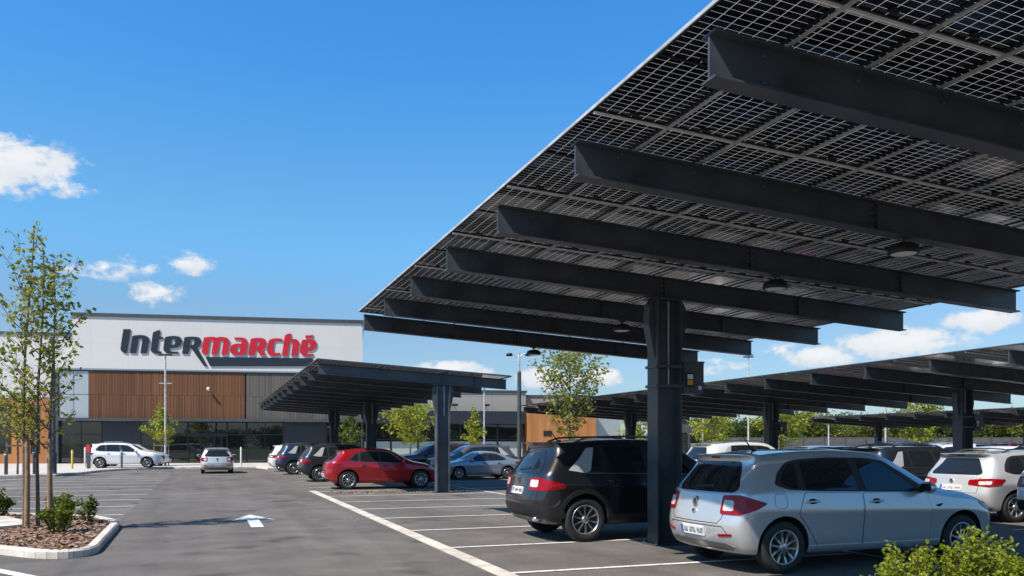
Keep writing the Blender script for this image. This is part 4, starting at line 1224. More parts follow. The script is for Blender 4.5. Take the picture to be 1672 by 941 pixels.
# small grey outbuilding beyond the canopies
KI = empty('outbuilding', (46.2, 79.0, 0), R(-20), 'small dark grey flat roofed outbuilding right of the foreground column', 'building')
part('wall', [((0, 0, 0), (7, 6, 4.1))], M['coping'], KI); part('roof', [((-.15, -.15, 4.102), (7.15, 6.15, 4.32))], M['frame'], KI)
for (a, b) in ((.4, 3.2), (3.6, 6.4)): window(a, b, z0=.5, z1=2.9, nv=1, tz=None, y=-.07, parent=KI)
# ---------------------------------------------------------------- plants
def leaf_mat(name, c0, c1, trans=.45):
    m, nt, b = new_mat(name)
    N = nt.nodes.new; L = nt.links.new
    g = N('ShaderNodeNewGeometry')
    mx = N('ShaderNodeMix'); mx.data_type = 'RGBA'; mx.inputs['A'].default_value = (*c0, 1); mx.inputs['B'].default_value = (*c1, 1)
    L(g.outputs['Random Per Island'], mx.inputs['Factor'])
    L(mx.outputs['Result'], b.inputs['Base Color']); setp(b, rough=.45, spec=.35)
    t = N('ShaderNodeBsdfTranslucent'); 
    hs = N('ShaderNodeHueSaturation'); hs.inputs['Value'].default_value = 1.5; hs.inputs['Hue'].default_value = .485; L(mx.outputs['Result'], hs.inputs['Color']); L(hs.outputs['Color'], t.inputs['Color'])
    ms = N('ShaderNodeMixShader'); ms.inputs[0].default_value = trans; L(b.outputs[0], ms.inputs[1]); L(t.outputs[0], ms.inputs[2])
    L(ms.outputs[0], nt.nodes['Material Output'].inputs['Surface'])
    return m
M['leaf_sapling'] = leaf_mat('sapling_leaf', (.070, .105, .014), (.25, .21, .034))
M['leaf_young'] = leaf_mat('young_tree_leaf', (.11, .16, .018), (.33, .31, .045))
M['leaf_olive'] = leaf_mat('olive_leaf', (.11, .155, .020), (.32, .31, .05))
M['leaf_bright'] = leaf_mat('bright_leaf', (.13, .19, .014), (.36, .36, .035))
M['leaf_green'] = leaf_mat('green_leaf', (.045, .090, .012), (.14, .17, .024))
M['leaf_dark'] = leaf_mat('dark_leaf', (.025, .055, .012), (.075, .10, .020))
M['leaf_far'] = leaf_mat('woodland_leaf', (.072, .110, .020), (.20, .20, .04))
M['leaf_shrub'] = leaf_mat('shrub_leaf', (.05, .095, .010), (.17, .20, .020))
M['leaf_hedge'] = leaf_mat('hedge_leaf', (.10, .16, .010), (.32, .34, .022))
M['bark'] = mat('bark', (.13, .095, .07), .9, vary=.35, vscale=9, bump=.5, bscale=30)
M['barkdark'] = mat('dark_bark', (.06, .048, .038), .9, vary=.35, vscale=9, bump=.5, bscale=30)
M['stake'] = mat('wooden_stake', (.25, .16, .095), .85, vary=.3, vscale=12, bump=.3)

def add_leaf(mb, p, size, rng, down=.3):
    d = Vector((rng.gauss(0, 1), rng.gauss(0, 1), rng.gauss(-down, .7)))
    if d.length < .1: d = Vector((1, 0, 0))
    d.normalize()
    n = Vector((rng.gauss(0, 1), rng.gauss(0, 1), rng.gauss(.8, .8)))
    s = d.cross(n)
    if s.length < .05: s = d.orthogonal()
    s.normalize(); up = s.cross(d)
    l = size*rng.uniform(.7, 1.3); w = l*rng.uniform(.25, .36)
    a = p; m1 = p+d*l*.45+s*w+up*l*.06; m2 = p+d*l*.45-s*w+up*l*.06; e = p+d*l
    mid = p+d*l*.5-up*l*.04
    mb.add([a, m1, e, m2], [(0, 1, 2, 3)], 0, False)

def tree(name, loc, h, width, cb, seed, leafm, leaves, lsize, label, group=None, barkm='bark', trunk_r=.05, stems=1, upright=.8, limbs=16, spread=.18, shape='oval', lean=0.0, cat='tree', stem_gap=.25, rz=0):
    rng = random.Random(seed)
    root = empty(name, loc, rz, label, cat, group)
    tb = MB(); cbm = MB()
    def env(t):      # t 0..1 in the crown, returns half width fraction
        if shape == 'oval': return max(.10, math.sin(math.pi*min(1, .12+t*.86))**.75)
        if shape == 'cone': return max(.08, (1-t)**.8*min(1, .45+t*4))
        if shape == 'column': return max(.12, min(1, .55+t*2)*(1-max(0, t-.72)/.30)**.9 if t < 1 else .1)
        return max(.25, math.sqrt(max(0, 1-(2*t-.9)**2*.80)))
    twigs = []
    for st in range(stems):
        bx = (st-(stems-1)/2)*stem_gap
        ph = rng.uniform(0, 6.28)
        hh = h*(1-.06*st*rng.uniform(.5, 1.5)) if st else h
        n = 12; pts = []; rad = []
        for k in range(n+1):
            t = k/n
            w = .018*h*math.sin(t*5+ph)*t
            pts.append(Vector((bx*(1-.2*t)+w+lean*t*h, .012*h*math.sin(t*4.3+ph*2)*t, hh*t)))
            rad.append(trunk_r*(1-.88*t)+.004)
        tb.tube(pts, rad, 8)
        nl = limbs//stems
        for q in range(nl):
            t0 = cb+(0.97-cb)*((q+rng.uniform(.1, .9))/nl)
            i = min(n-1, int(t0*n)); f = t0*n-i
            p = pts[i].lerp(pts[i+1], f)
            t = (t0-cb)/(1-cb)
            az = q*2.39996+ph+rng.uniform(-.4, .4)
            ln = width/2*env(t)*rng.uniform(.65, 1.12)
            dirv = Vector((math.cos(az), math.sin(az), 0))
            bp = [p]; br = [rad[i]*.55]
            m = 5
            for k in range(1, m+1):
                u = k/m
                bp.append(p+dirv*ln*(u**.9)+Vector((rng.gauss(0, .03)*ln, rng.gauss(0, .03)*ln, ln*upright*(u**1.25))))
                br.append(max(.003, rad[i]*.55*(1-u*.85)))
            tb.tube(bp, br, 5)
            for k in range(1, m+1):
                twigs.append((bp[k-1], bp[k], .6 if k < 2 else 1))
                for z in range(2):
                    a2 = az+rng.uniform(-1.5, 1.5); l2 = ln*rng.uniform(.22, .5)
                    e = bp[k]+Vector((math.cos(a2)*l2, math.sin(a2)*l2, l2*rng.uniform(.0, upright)))
                    tb.tube([bp[k], e], [max(.003, br[k]*.6), .003], 4, 0, False)
                    twigs.append((bp[k], e, 1.2))
        twigs.append((pts[-2], pts[-1]+Vector((0, 0, .04*h)), 1.5))
        twigs.append((pts[-4], pts[-2], 1.0))
    W = [(b-a).length*w for a, b, w in twigs]
    tot = sum(W)
    for (a, b, w), ww in zip(twigs, W):
        k = max(1, int(round(leaves*ww/tot*rng.choice((.5, .8, 1.0, 1.3, 1.6)))))
        for _ in range(k):
            t = rng.random()
            p = a.lerp(b, t)+Vector((rng.gauss(0, 1), rng.gauss(0, 1), rng.gauss(0, .8)))*spread*width*.22
            add_leaf(cbm, p, lsize, rng)
    tb.build('trunk', M[barkm], root); cbm.build('crown', M[leafm], root)
    return root

def shrub(name, loc, h, w, seed, leafm, leaves, lsize, label, group=None, stems=22, droop=.35, cat='shrub'):
    rng = random.Random(seed)
    root = empty(name, loc, 0, label, cat, group)
    tb = MB(); cb = MB()
    for q in range(stems):
        az = rng.uniform(0, 6.283); r = w/2*math.sqrt(rng.random())*rng.uniform(.75, 1.15); hh = h*rng.uniform(.62, 1.12)*(1-.32*(r/(w/2))**2)
        b = Vector((math.cos(az)*r*.35, math.sin(az)*r*.35, 0)); e = Vector((math.cos(az)*r, math.sin(az)*r, hh))
        m = b.lerp(e, .5)+Vector((0, 0, h*.10))
        P = [b, m, e]; tb.tube(P, [.012, .008, .003], 5)
        n = int(leaves/stems)
        for k in range(n):
            t = rng.random()**.55
            p = (b.lerp(m, t*2) if t < .5 else m.lerp(e, t*2-1))
            # side sprig
            sp = Vector((rng.gauss(0, 1), rng.gauss(0, 1), rng.gauss(.4, .7)))*(.055*w**.5*(1.15-t*.6))
            add_leaf(cb, p+sp, lsize, rng, -droop)
    tb.build('stems', M['barkdark'], root); cb.build('foliage', M[leafm], root)
    return root

def stake_frame(loc, label, h=1.5, w=.7):
    r = empty('tree_stakes', loc, 0, label, 'tree stakes', 'timber stakes holding young trees')
    for s in (-1, 1):
        mb = MB(); mb.tube([(s*w/2, 0, -.05), (s*w/2, 0, h)], [.04, .036], 10); mb.build('post', M['stake'], r)
    mb = MB(); mb.box((-w/2-.06, -.058, h-.22), (w/2+.06, -.038, h-.14)); mb.build('crossbar', M['stake'], r)
    return r
# ---------------------------------------------------------------- ground
def asphalt(name, base, warm, seed=0.0):
    m, nt, b = new_mat(name)
    N = nt.nodes.new; L = nt.links.new
    tc = N('ShaderNodeTexCoord'); mp = N('ShaderNodeMapping'); mp.inputs['Location'].default_value = (seed, seed*2, 0); L(tc.outputs['Object'], mp.inputs['Vector'])
    def nz(s, d, r=.55, vec=None):
        n = N('ShaderNodeTexNoise'); n.inputs['Scale'].default_value = s; n.inputs['Detail'].default_value = d; n.inputs['Roughness'].default_value = r
        L(vec or mp.outputs[0], n.inputs['Vector']); return n.outputs['Fac']
    big = nz(.16, 5); mid = nz(1.1, 8, .65); fine = nz(70, 3, .7)
    st = N('ShaderNodeMapping'); st.inputs['Scale'].default_value = (1.6, .10, 1); L(tc.outputs['Object'], st.inputs['Vector'])
    trk = nz(.9, 4, .5, st.outputs[0])
    def mr(v, a, b_, fa=.3, fb=.7):
        r = N('ShaderNodeMapRange'); r.inputs['From Min'].default_value = fa; r.inputs['From Max'].default_value = fb; r.inputs['To Min'].default_value = a; r.inputs['To Max'].default_value = b_; L(v, r.inputs['Value']); return r.outputs[0]
    def mul(a, b_):
        q = N('ShaderNodeMath'); q.operation = 'MULTIPLY'; L(a, q.inputs[0]); L(b_, q.inputs[1]); return q.outputs[0]
    k = mul(mul(mr(big, .80, 1.18), mr(mid, .82, 1.18)), mul(mr(fine, .50, 1.50, .25, .75), mr(trk, .84, 1.14)))
    # pale grit flecks
    vo = N('ShaderNodeTexVoronoi'); vo.inputs['Scale'].default_value = 60; L(mp.outputs[0], vo.inputs['Vector'])
    fl = N('ShaderNodeMath'); fl.operation = 'LESS_THAN'; fl.inputs[1].default_value = .16; L(vo.outputs['Distance'], fl.inputs[0])
    # oil marks and a few hairline cracks
    oil = N('ShaderNodeMapRange'); oil.inputs['From Min'].default_value = .62; oil.inputs['From Max'].default_value = .72; oil.inputs['To Min'].default_value = 1; oil.inputs['To Max'].default_value = .55
    L(nz(.75, 3, .4), oil.inputs['Value'])
    dist = N('ShaderNodeTexNoise'); dist.inputs['Scale'].default_value = .8; dist.inputs['Detail'].default_value = 6; L(mp.outputs[0], dist.inputs['Vector'])
    va = N('ShaderNodeVectorMath'); va.operation = 'MULTIPLY_ADD'; va.inputs[1].default_value = (2, 2, 2); L(dist.outputs['Color'], va.inputs[0]); L(mp.outputs[0], va.inputs[2])
    cr = N('ShaderNodeTexVoronoi'); cr.feature = 'DISTANCE_TO_EDGE'; cr.inputs['Scale'].default_value = .11; L(va.outputs[0], cr.inputs['Vector'])
    crk = N('ShaderNodeMapRange'); crk.inputs['From Min'].default_value = .0008; crk.inputs['From Max'].default_value = .002; crk.inputs['To Min'].default_value = .62; crk.inputs['To Max'].default_value = 1
    L(cr.outputs['Distance'], crk.inputs['Value'])
    k = mul(k, mul(oil.outputs[0], crk.outputs[0]))
    c = N('ShaderNodeMix'); c.data_type = 'RGBA'; c.inputs['A'].default_value = (*base, 1); c.inputs['B'].default_value = (*warm, 1); L(mr(mid, 0, 1), c.inputs['Factor'])
    v = N('ShaderNodeVectorMath'); v.operation = 'SCALE'; L(c.outputs['Result'], v.inputs[0]); L(k, v.inputs['Scale'])
    fm = N('ShaderNodeMix'); fm.data_type = 'RGBA'; fm.inputs['B'].default_value = (.24, .225, .205, 1); L(v.outputs[0], fm.inputs['A'])
    ff = N('ShaderNodeMath'); ff.operation = 'MULTIPLY'; ff.inputs[1].default_value = .55; L(fl.outputs[0], ff.inputs[0]); L(ff.outputs[0], fm.inputs['Factor'])
    L(fm.outputs['Result'], b.inputs['Base Color']); setp(b, rough=.88, spec=.25)
    bp = N('ShaderNodeBump'); bp.inputs['Strength'].default_value = .35; bp.inputs['Distance'].default_value = .01; L(fine, bp.inputs['Height']); L(bp.outputs['Normal'], b.inputs['Normal'])
    return m
M['asphalt'] = asphalt('asphalt_bays', (.122, .110, .100), (.138, .125, .112))
M['asphalt_lane'] = asphalt('asphalt_lane', (.118, .107, .097), (.132, .120, .108), 13.0)
M['pavement'] = panel_seam_mat('paving', (.46, .43, .39), 1.2, 1.2, .02, .7, .8, .12)
M['kerb'] = mat('kerb_stone', (.54, .485, .41), .85, vary=.28, vscale=2.5, bump=.3, bscale=50)
def road_paint():
    m, nt, b = new_mat('road_paint')
    N = nt.nodes.new; L = nt.links.new
    tc = N('ShaderNodeTexCoord'); n1 = N('ShaderNodeTexNoise'); n1.inputs['Scale'].default_value = 9; n1.inputs['Detail'].default_value = 9; n1.inputs['Roughness'].default_value = .75; L(tc.outputs['Object'], n1.inputs['Vector'])
    r = N('ShaderNodeMapRange'); r.inputs['From Min'].default_value = .52; r.inputs['From Max'].default_value = .66; L(n1.outputs['Fac'], r.inputs['Value'])
    mx = N('ShaderNodeMix'); mx.data_type = 'RGBA'; mx.inputs['A'].default_value = (.68, .67, .63, 1); mx.inputs['B'].default_value = (.20, .19, .18, 1); L(r.outputs[0], mx.inputs['Factor'])
    L(mx.outputs['Result'], b.inputs['Base Color']); setp(b, rough=.75)
    return m
M['roadpaint'] = road_paint()
def mulch_mat():
    m, nt, b = new_mat('bark_mulch')
    N = nt.nodes.new; L = nt.links.new
    tc = N('ShaderNodeTexCoord'); vo = N('ShaderNodeTexVoronoi'); vo.inputs['Scale'].default_value = 26; vo.inputs['Randomness'].default_value = 1; L(tc.outputs['Object'], vo.inputs['Vector'])
    cr = N('ShaderNodeValToRGB'); e = cr.color_ramp.elements; e[0].color = (.045, .026, .016, 1); e[1].color = (.34, .20, .12, 1); e[0].position = .1; e[1].position = .95
    sp = N('ShaderNodeSeparateXYZ'); L(vo.outputs['Color'], sp.inputs[0]); L(sp.outputs['X'], cr.inputs['Fac']); L(cr.outputs['Color'], b.inputs['Base Color']); setp(b, rough=.9)
    bp = N('ShaderNodeBump'); bp.inputs['Strength'].default_value = 1; bp.inputs['Distance'].default_value = .03; L(vo.outputs['Distance'], bp.inputs['Height']); L(bp.outputs['Normal'], b.inputs['Normal'])
    return m
M['mulch'] = mulch_mat()
M['chips'] = leaf_mat('wood_chip', (.10, .055, .032), (.42, .27, .17), .0)
M['meadow'] = mat('dry_grassland', (.10, .12, .035), .95, vary=.4, vscale=.05)

def sheet(nm, poly, z, m, kind='structure'):
    mb = MB(); 
    a = sum(poly[i][0]*poly[(i+1) % len(poly)][1]-poly[(i+1) % len(poly)][0]*poly[i][1] for i in range(len(poly)))
    if a < 0: poly = poly[::-1]
    mb.add([(x, y, z) for x, y in poly], [tuple(range(len(poly)))])
    o = mb.build(nm, m); return tag(o, kind=kind)
def rect(x0, y0, x1, y1): return [(x0, y0), (x1, y0), (x1, y1), (x0, y1)]
sheet('ground', rect(-2500, -2500, 2500, 2500), -.012, M['meadow'])
sheet('parking_ground', rect(-70, -60, 150, 128), -.004, M['asphalt'])
sheet('drive_lane', rect(-1.70, -60, 3.34, 58.2), 0.0, M['asphalt_lane'])

# road markings: one structure object per marked set of bays
def bars(nm, rects, z=.004, m=None):
    mb = MB()
    for (x0, y0, x1, y1) in rects:
        mb.add([(x0, y0, z), (x1, y0, z), (x1, y1, z), (x0, y1, z)], [(0, 1, 2, 3)])
    o = mb.build(nm, m or M['roadpaint']); return tag(o, kind='structure')
rb = []
y = 6.94-2.7
k = 0
while y < 57:
    rb.append((3.58, y-.05, 8.9, y+.05)); y += 2.7
rb.append((8.95, 23.2, 9.05, 57)); rb.append((8.95, -8, 9.05, 17.6))
bars('road_markings', rb)
lb = []
y = 20.75
while y < 56:
    lb.append((-13.5 if y < 44 else -6.2, y-.05, -1.75, y+.05)); y += 2.76
bars('road_markings', lb)
rr = []
y = 3
while y < 60:
    rr.append((14.2, y-.05, 19.3, y+.05)); rr.append((19.4, y-.05, 24.8, y+.05)); rr.append((29, y-.05, 39, y+.05)); rr.append((44, y-.05, 54, y+.05)); y += 2.75
rr.append((9.15, 26, 14.0, 26.1))
yy = 28.8
while yy < 55: rr.append((9.15, yy-.05, 13.6, yy+.05)); yy += 2.7
bars('road_markings', rr)
# slanting line on the left bays and the two lines cut by the bottom edge of the view
mb = MB()
def strip(p, q, w, z=.0045):
    p = Vector((*p, z)); q = Vector((*q, z)); d = (q-p).normalized(); s = Vector((-d.y, d.x, 0))*w/2
    mb.add([p-s, q-s, q+s, p+s], [(0, 1, 2, 3)])
strip((-13.5, 33.5), (-6.6, 46.2), .11); strip((-4.6, 15.3), (-1.9, 11.25), .16); strip((9.1, 20.3), (12.6, 24.4), .11)
tag(mb.build('road_markings', M['roadpaint']), kind='structure')
mb = MB()
mb.add([(x+.95, y+18.2, .005) for x, y in ((-.12, -1.5), (.12, -1.5), (.12, .25), (.46, .05), (0, 1.5), (-.46, .05), (-.12, .25))], [(0, 1, 2, 3, 4, 5, 6)])
tag(mb.build('direction_arrow_marking', M['roadpaint']), kind='structure')
# flush kerb band beside the lane
mb = MB()
y = -8
i = 0
while y < 28.6:
    mb.box((3.345, y+.006, -.05), (3.56, y+.994, .012)); y += 1.0
tag(mb.build('kerb_band', M['kerb']), kind='structure')

def kerb_run(nm, pts, w=.13, h=.12, closed=True, seg=.9):
    """kerb stones laid along a line; pts run counter-clockwise, stones inside the line"""
    mb = MB()
    P = [Vector((x, y, 0)) for x, y in pts]
    n = len(P)
    for i in range(n if closed else n-1):
        a, b = P[i], P[(i+1) % n]
        d = (b-a)
        L_ = d.length; d.normalize(); s = Vector((-d.y, d.x, 0))
        k = max(1, int(round(L_/seg)))
        for q in range(k):
            p0 = a+d*(L_*q/k+.004); p1 = a+d*(L_*(q+1)/k-.004)
            c = .025
            prof = [(0, 0), (0, h-c), (c, h), (w, h), (w, 0)]
            vs = [p0+s*x+Vector((0, 0, z)) for x, z in prof]+[p1+s*x+Vector((0, 0, z)) for x, z in prof]
            fs = [(0, 5, 6, 1), (1, 6, 7, 2), (2, 7, 8, 3), (3, 8, 9, 4), (0, 1, 2, 3, 4), (9, 8, 7, 6, 5)]
            mb.add(vs, fs, 0)
    bm_o = mb.build(nm, M['kerb'])
    b = bmesh.new(); b.from_mesh(bm_o.data); bmesh.ops.recalc_face_normals(b, faces=b.faces); b.to_mesh(bm_o.data); b.free()
    return tag(bm_o, kind='structure')

def arc_corner(poly, r, n=6):
    return [tuple(p)[:2] for p in round_poly([Vector((x, y)) for x, y in poly], r, n)]
# planted island on the left
isl = [(-6.4, 18.1), (-2.05, 12.95), (-1.48, 13.15), (-1.55, 17.9), (-2.2, 19.5), (-4.2, 20.9), (-6.4, 21.0)]
isl = arc_corner(isl, .55, 4)
kerb_run('kerb', isl)
def inset(poly, d):
    c = Vector((sum(p[0] for p in poly)/len(poly), sum(p[1] for p in poly)/len(poly)))
    out = []
    n = len(poly)
    for i in range(n):
        p0 = Vector(poly[i-1]); p = Vector(poly[i]); p1 = Vector(poly[(i+1) % n])
        t = (p1-p0).normalized(); nn = Vector((-t.y, t.x)); out.append(tuple(p+nn*d))
    return out
tag(sheet('planting_bed', inset(isl, .13), .085, M['mulch']), kind='structure')
mb = MB(); mb.prism([(-6.2, 17.95), (-3.55, 16.75), (-3.02, 17.25), (-3.35, 18.35), (-3.8, 19.3), (-6.2, 19.6)], .06, .15)
tag(mb.build('path', M['kerb']), kind='structure')
rng = random.Random(3)
mb = MB()
core = inset(isl, .2)
xs = [p[0] for p in core]; ys = [p[1] for p in core]
cnt = 0
while cnt < 5200:
    x = rng.uniform(-5.2, max(xs)); y = rng.uniform(min(ys), max(ys))
    if not in_poly(x, y, core): continue
    if -6.2 < x < -3.2 and 16.95 < y < 19.4: 
        if in_poly(x, y, [(-6.2, 17.95), (-3.55, 16.75), (-3.02, 17.25), (-3.35, 18.35), (-3.8, 19.3), (-6.2, 19.6)]): continue
    a = rng.uniform(0, 6.28); l = rng.uniform(.02, .055); w = rng.uniform(.010, .022)
    d = Vector((math.cos(a), math.sin(a), rng.uniform(-.35, .35))); s = Vector((-d.y, d.x, rng.uniform(-.4, .4)))
    p = Vector((x, y, .088+rng.uniform(.004, .03)))
    mb.add([p-d*l-s*w, p+d*l-s*w, p+d*l+s*w, p-d*l+s*w], [(0, 1, 2, 3)]); cnt += 1
tag(mb.build('mulch_debris', M['chips']), kind='stuff')
# bed at the bottom right corner of the view
bed = arc_corner([(3.75, 2.9), (6.6, 2.3), (6.6, 4.1), (5.0, 4.75), (3.75, 4.75)], .4, 4)
kerb_run('kerb', bed)
rngs = random.Random(9); mbs = MB()
for q in range(900):
    x = rngs.uniform(4.0, 8.5); y = rngs.uniform(26.9, 28.5); a = rngs.uniform(0, 6.28); l = rngs.uniform(.012, .035)
    d = Vector((math.cos(a), math.sin(a), rngs.uniform(0, .6)))*l; s = Vector((-d.y, d.x, l*.3))*.5; p = Vector((x, y, .004))
    mbs.add([p-d-s, p+d-s, p+d+s, p-d+s], [(0, 1, 2, 3)])
tag(mbs.build('dry_leaf_litter', M['chips']), kind='stuff')
sheet('planting_bed', inset(bed, .13), .085, M['mulch'])

# pavement in front of the store
pv = [(-45, 46.1), (-9.3, 46.1), (-7.0, 46.6), (-6.2, 49.5), (-5.7, 53.6), (-4.6, 56.7), (-2.3, 58.4), (3.2, 58.4), (3.75, 55.0), (6.4, 55.0), (6.8, 58.8), (14.0, 57.4), (40.0, 53.0), (48, 60), (48, 90), (-45, 90)]
mb = MB(); mb.prism(inset(pv, .14), -.05, .118); tag(mb.build('pavement', M['pavement']), kind='structure')
kerb_run('kerb', pv, .15, .125, True, 1.0)
# ---------------------------------------------------------------- trees and shrubs
tree('young_tree', (-2.86, 17.15, .085), 5.45, 1.22, .27, 11, 'leaf_young', 1750, .10, 'tall slender young tree with several thin stems in the mulch bed on the left', None, 'bark', .034, 3, 1.25, 48, .20, 'column', 0.004, stem_gap=.22)
for (dx, dy, lab) in ((-.16, -.10, 'round wooden stake left of the tall young tree stems'), (.20, -.12, 'round wooden stake right of the tall young tree stems')):
    r = empty('tree_stake', (-2.86+dx, 17.15+dy, .08), 0, lab, 'tree stake')
    mb = MB(); mb.tube([(0, 0, -.05), (.01, 0, .9), (.004, .01, 1.62)], [.047, .044, .04], 12); mb.build('post', M['stake'], r)
    mb = MB(); mb.tube([(.004-.052*0, .01, 1.52), (-dx*.6, .08, 1.53)], .012, 6); mb.build('tie', M['plastic'], r)
G_ = 'shrubs in the left planting bed'
shrub('shrub', (-4.02, 19.75, .085), .55, .55, 1, 'leaf_shrub', 900, .065, 'small leafy shrub at the left picture edge beyond the pale path slab', G_, 14)
shrub('shrub', (-2.75, 18.35, .085), .54, .80, 2, 'leaf_shrub', 1200, .065, 'rounded leafy shrub directly behind the tall young tree', G_, 16)
shrub('shrub', (-2.35, 15.95, .085), .58, .58, 3, 'leaf_shrub', 1300, .06, 'tallest leafy shrub in front of the tall young tree', G_, 16)
shrub('shrub', (-2.12, 17.95, .085), .50, .42, 4, 'leaf_green', 620, .06, 'narrow dark green shrub by the right kerb of the planting bed', G_, 9)
H_ = 'bright green shrubs at the bottom right corner'
shrub('hedge_shrub', (4.34, 4.20, .08), .83, .60, 5, 'leaf_hedge', 9500, .029, 'lowest and leftmost bright green shrub with loose sprigs at the bottom edge', H_, 60)
shrub('hedge_shrub', (4.66, 3.92, .08), .92, .62, 6, 'leaf_hedge', 17000, .029, 'tallest bright green shrub, before the silver hatchback front wheel', H_, 100)
shrub('hedge_shrub', (4.98, 3.66, .08), .88, .62, 7, 'leaf_hedge', 17000, .029, 'dense bright green shrub between the tallest shrub and the picture corner', H_, 100)
shrub('hedge_shrub', (5.36, 3.44, .08), .88, .70, 8, 'leaf_hedge', 14000, .029, 'bright green shrub in the extreme bottom right corner', H_, 90)

tree('young_tree', (-8.75, 47.1, .118), 3.95, 1.9, .40, 21, 'leaf_sapling', 900, .16, 'young staked tree on the pavement at the left picture edge', None, 'bark', .05, 1, .7, 18, .22, 'oval')
stake_frame((-8.75, 47.0, .118), 'two timber stakes with a crossbar round the young tree at the left picture edge', 1.6, .85)
tree('young_tree', (-2.9, 63.6, .118), 4.3, 2.3, .36, 22, 'leaf_bright', 1000, .19, 'small bright green tree beside the thin lamp post in front of the entrance', None, 'bark', .05, 1, .35, 18, .2, 'cone')
stake_frame((-2.9, 63.4, .118), 'two timber stakes with a crossbar under the small tree at the entrance', 1.6, .95)
tree('young_tree', (14.25, 57.9+2.2, .118), 4.7, 3.9, .30, 23, 'leaf_bright', 1900, .24, 'broad yellow green tree just left of the near column of the middle canopy', None, 'bark', .07, 1, .5, 24, .2, 'round')
tree('young_tree', (18.6, 58.2, .118), 4.2, 2.0, .34, 24, 'leaf_bright', 800, .19, 'small pale green tree in front of the glazing left of the street lamp', None, 'bark', .05, 1, .4, 16, .2, 'cone')
tree('young_tree', (9.9, 60.4, .118), 3.8, 2.2, .36, 25, 'leaf_green', 700, .20, 'shaded green tree under the middle canopy between its columns', None, 'bark', .05, 1, .4, 16, .2, 'cone')
tree('street_tree', (15.75, 34.9, 0), 5.7, 3.3, .30, 26, 'leaf_olive', 2300, .17, 'full green tree right of the double street lamp before the timber end wall', None, 'bark', .075, 1, 1.2, 30, .17, 'oval')
tree('street_tree', (44.6, 66.0, 0), 5.6, 4.4, .22, 27, 'leaf_bright', 1500, .30, 'yellow green tree in front of the small grey outbuilding', 'trees round the far side of the car park', 'bark', .09, 1, .5, 22, .2, 'round')
tree('street_tree', (47.5, 60.0, 0), 5.7, 4.6, .22, 28, 'leaf_bright', 1500, .30, 'yellow green tree left of the middle column of the long canopy', 'trees round the far side of the car park', 'bark', .09, 1, .5, 22, .2, 'round')
tree('street_tree', (60.5, 57.0, 0), 6.4, 4.8, .22, 29, 'leaf_bright', 1500, .32, 'yellow green tree rising behind the farthest low canopy', 'trees round the far side of the car park', 'bark', .09, 1, .5, 22, .2, 'round')
tree('street_tree', (33.5, 60.0, 0), 4.6, 3.2, .2, 30, 'leaf_bright', 900, .28, 'yellow green tree seen past the timber end of the store beneath the long canopy', 'trees round the far side of the car park', 'bark', .08, 1, .4, 18, .2, 'round')

# wood beyond the fence: each tree its own thing, three grown, the rest copies
th = R(20.36); cs, sn = math.cos(th), math.sin(th)
def cam_at(u, fw):
    r = (u-836)/1350*fw
    return (r*cs+fw*sn, fw*cs-r*sn, 0)
wood = [(1102, 138, 5.6, 8.0), (1150, 146, 5.8, 9), (1192, 150, 5.4, 9.5), (1235, 141, 5.2, 8.5), (1268, 139, 5.9, 8.0), (1285, 158, 9.2, 4.4), (1315, 142, 6.7, 9.5), (1352, 148, 6.2, 9.0), (1384, 140, 4.9, 8.5), (1425, 144, 6.2, 9.5), (1462, 139, 6.0, 8.8), (1500, 147, 6.8, 10.5), (1540, 141, 5.9, 9.0), (1578, 150, 4.4, 7.5), (1632, 142, 6.6, 9.0), (1668, 138, 6.8, 9.5), (1705, 144, 6.4, 9.5), (1065, 150, 5.4, 9.0)]
desc = ['beside the outbuilding', 'right of the outbuilding roof', 'behind the left part of the fence', 'left of the dark conifer', 'just left of the dark pointed tree', 'dark and pointed, taller than its neighbours, above the control box', 'just right of the dark pointed tree', 'right of the second column control box', 'low in the gap of the treetops', 'behind the farthest canopy left end', 'behind the first far canopy column', 'behind the second far canopy column', 'under the right end of the farthest canopy', 'low and small in the wide gap of sky', 'right of the wide column', 'at the right picture edge', 'beyond the right picture edge', 'hidden low behind the timber store end']
protos = []
for i in range(4):
    lm = ('leaf_far', 'leaf_dark', 'leaf_far', 'leaf_dark')[i]
    protos.append(tree('woodland_tree', (0, 0, 0), 6.0, 8.0 if i < 3 else 3.6, .10, 60+i, lm, 4200 if i < 3 else 1800, .42, 'x', 'trees beyond the grey fence', 'barkdark', .16, 1, .35 if i < 3 else .15, 34, .24, 'round' if i < 3 else 'cone'))
index_children()
used = set()
for k, (u, fw, h, w) in enumerate(wood):
    if u > 1700 or u < 1080: continue
    pi = 3 if k == 5 else (k*2+k//3) % 3
    if pi in used: o = copy_tree(protos[pi])
    else: o = protos[pi]; used.add(pi)
    o.location = cam_at(u, fw); o.rotation_euler = (0, 0, k*1.3)
    o.scale = (w/(8.0 if pi < 3 else 3.6), w/(8.0 if pi < 3 else 3.6), h/6.0)
    o['label'] = ('green woodland tree beyond the fence, '+desc[k]) if k != 5 else 'tall pointed dark tree above the others beyond the fence, beside the control box'

# wood behind the camera, mirrored in the shop windows: one mass
tl = None
mbT = MB()
for k in range(15):
    src = [c for c in kids(protos[k % 3]) if c.name.startswith('crown')][0].data
    T = Matrix.Translation((-52+k*8.5+(k % 3)*1.2, -64-(k % 4)*3.0, 0)) @ Matrix.Rotation(k*1.1, 4, 'Z') @ Matrix.Diagonal((1.25, 1.25, .62+.14*(k % 3), 1))
    mbT.add([T @ v.co for v in src.vertices], [tuple(p.vertices) for p in src.polygons])
tag(mbT.build('treeline', M['leaf_dark']), kind='stuff')

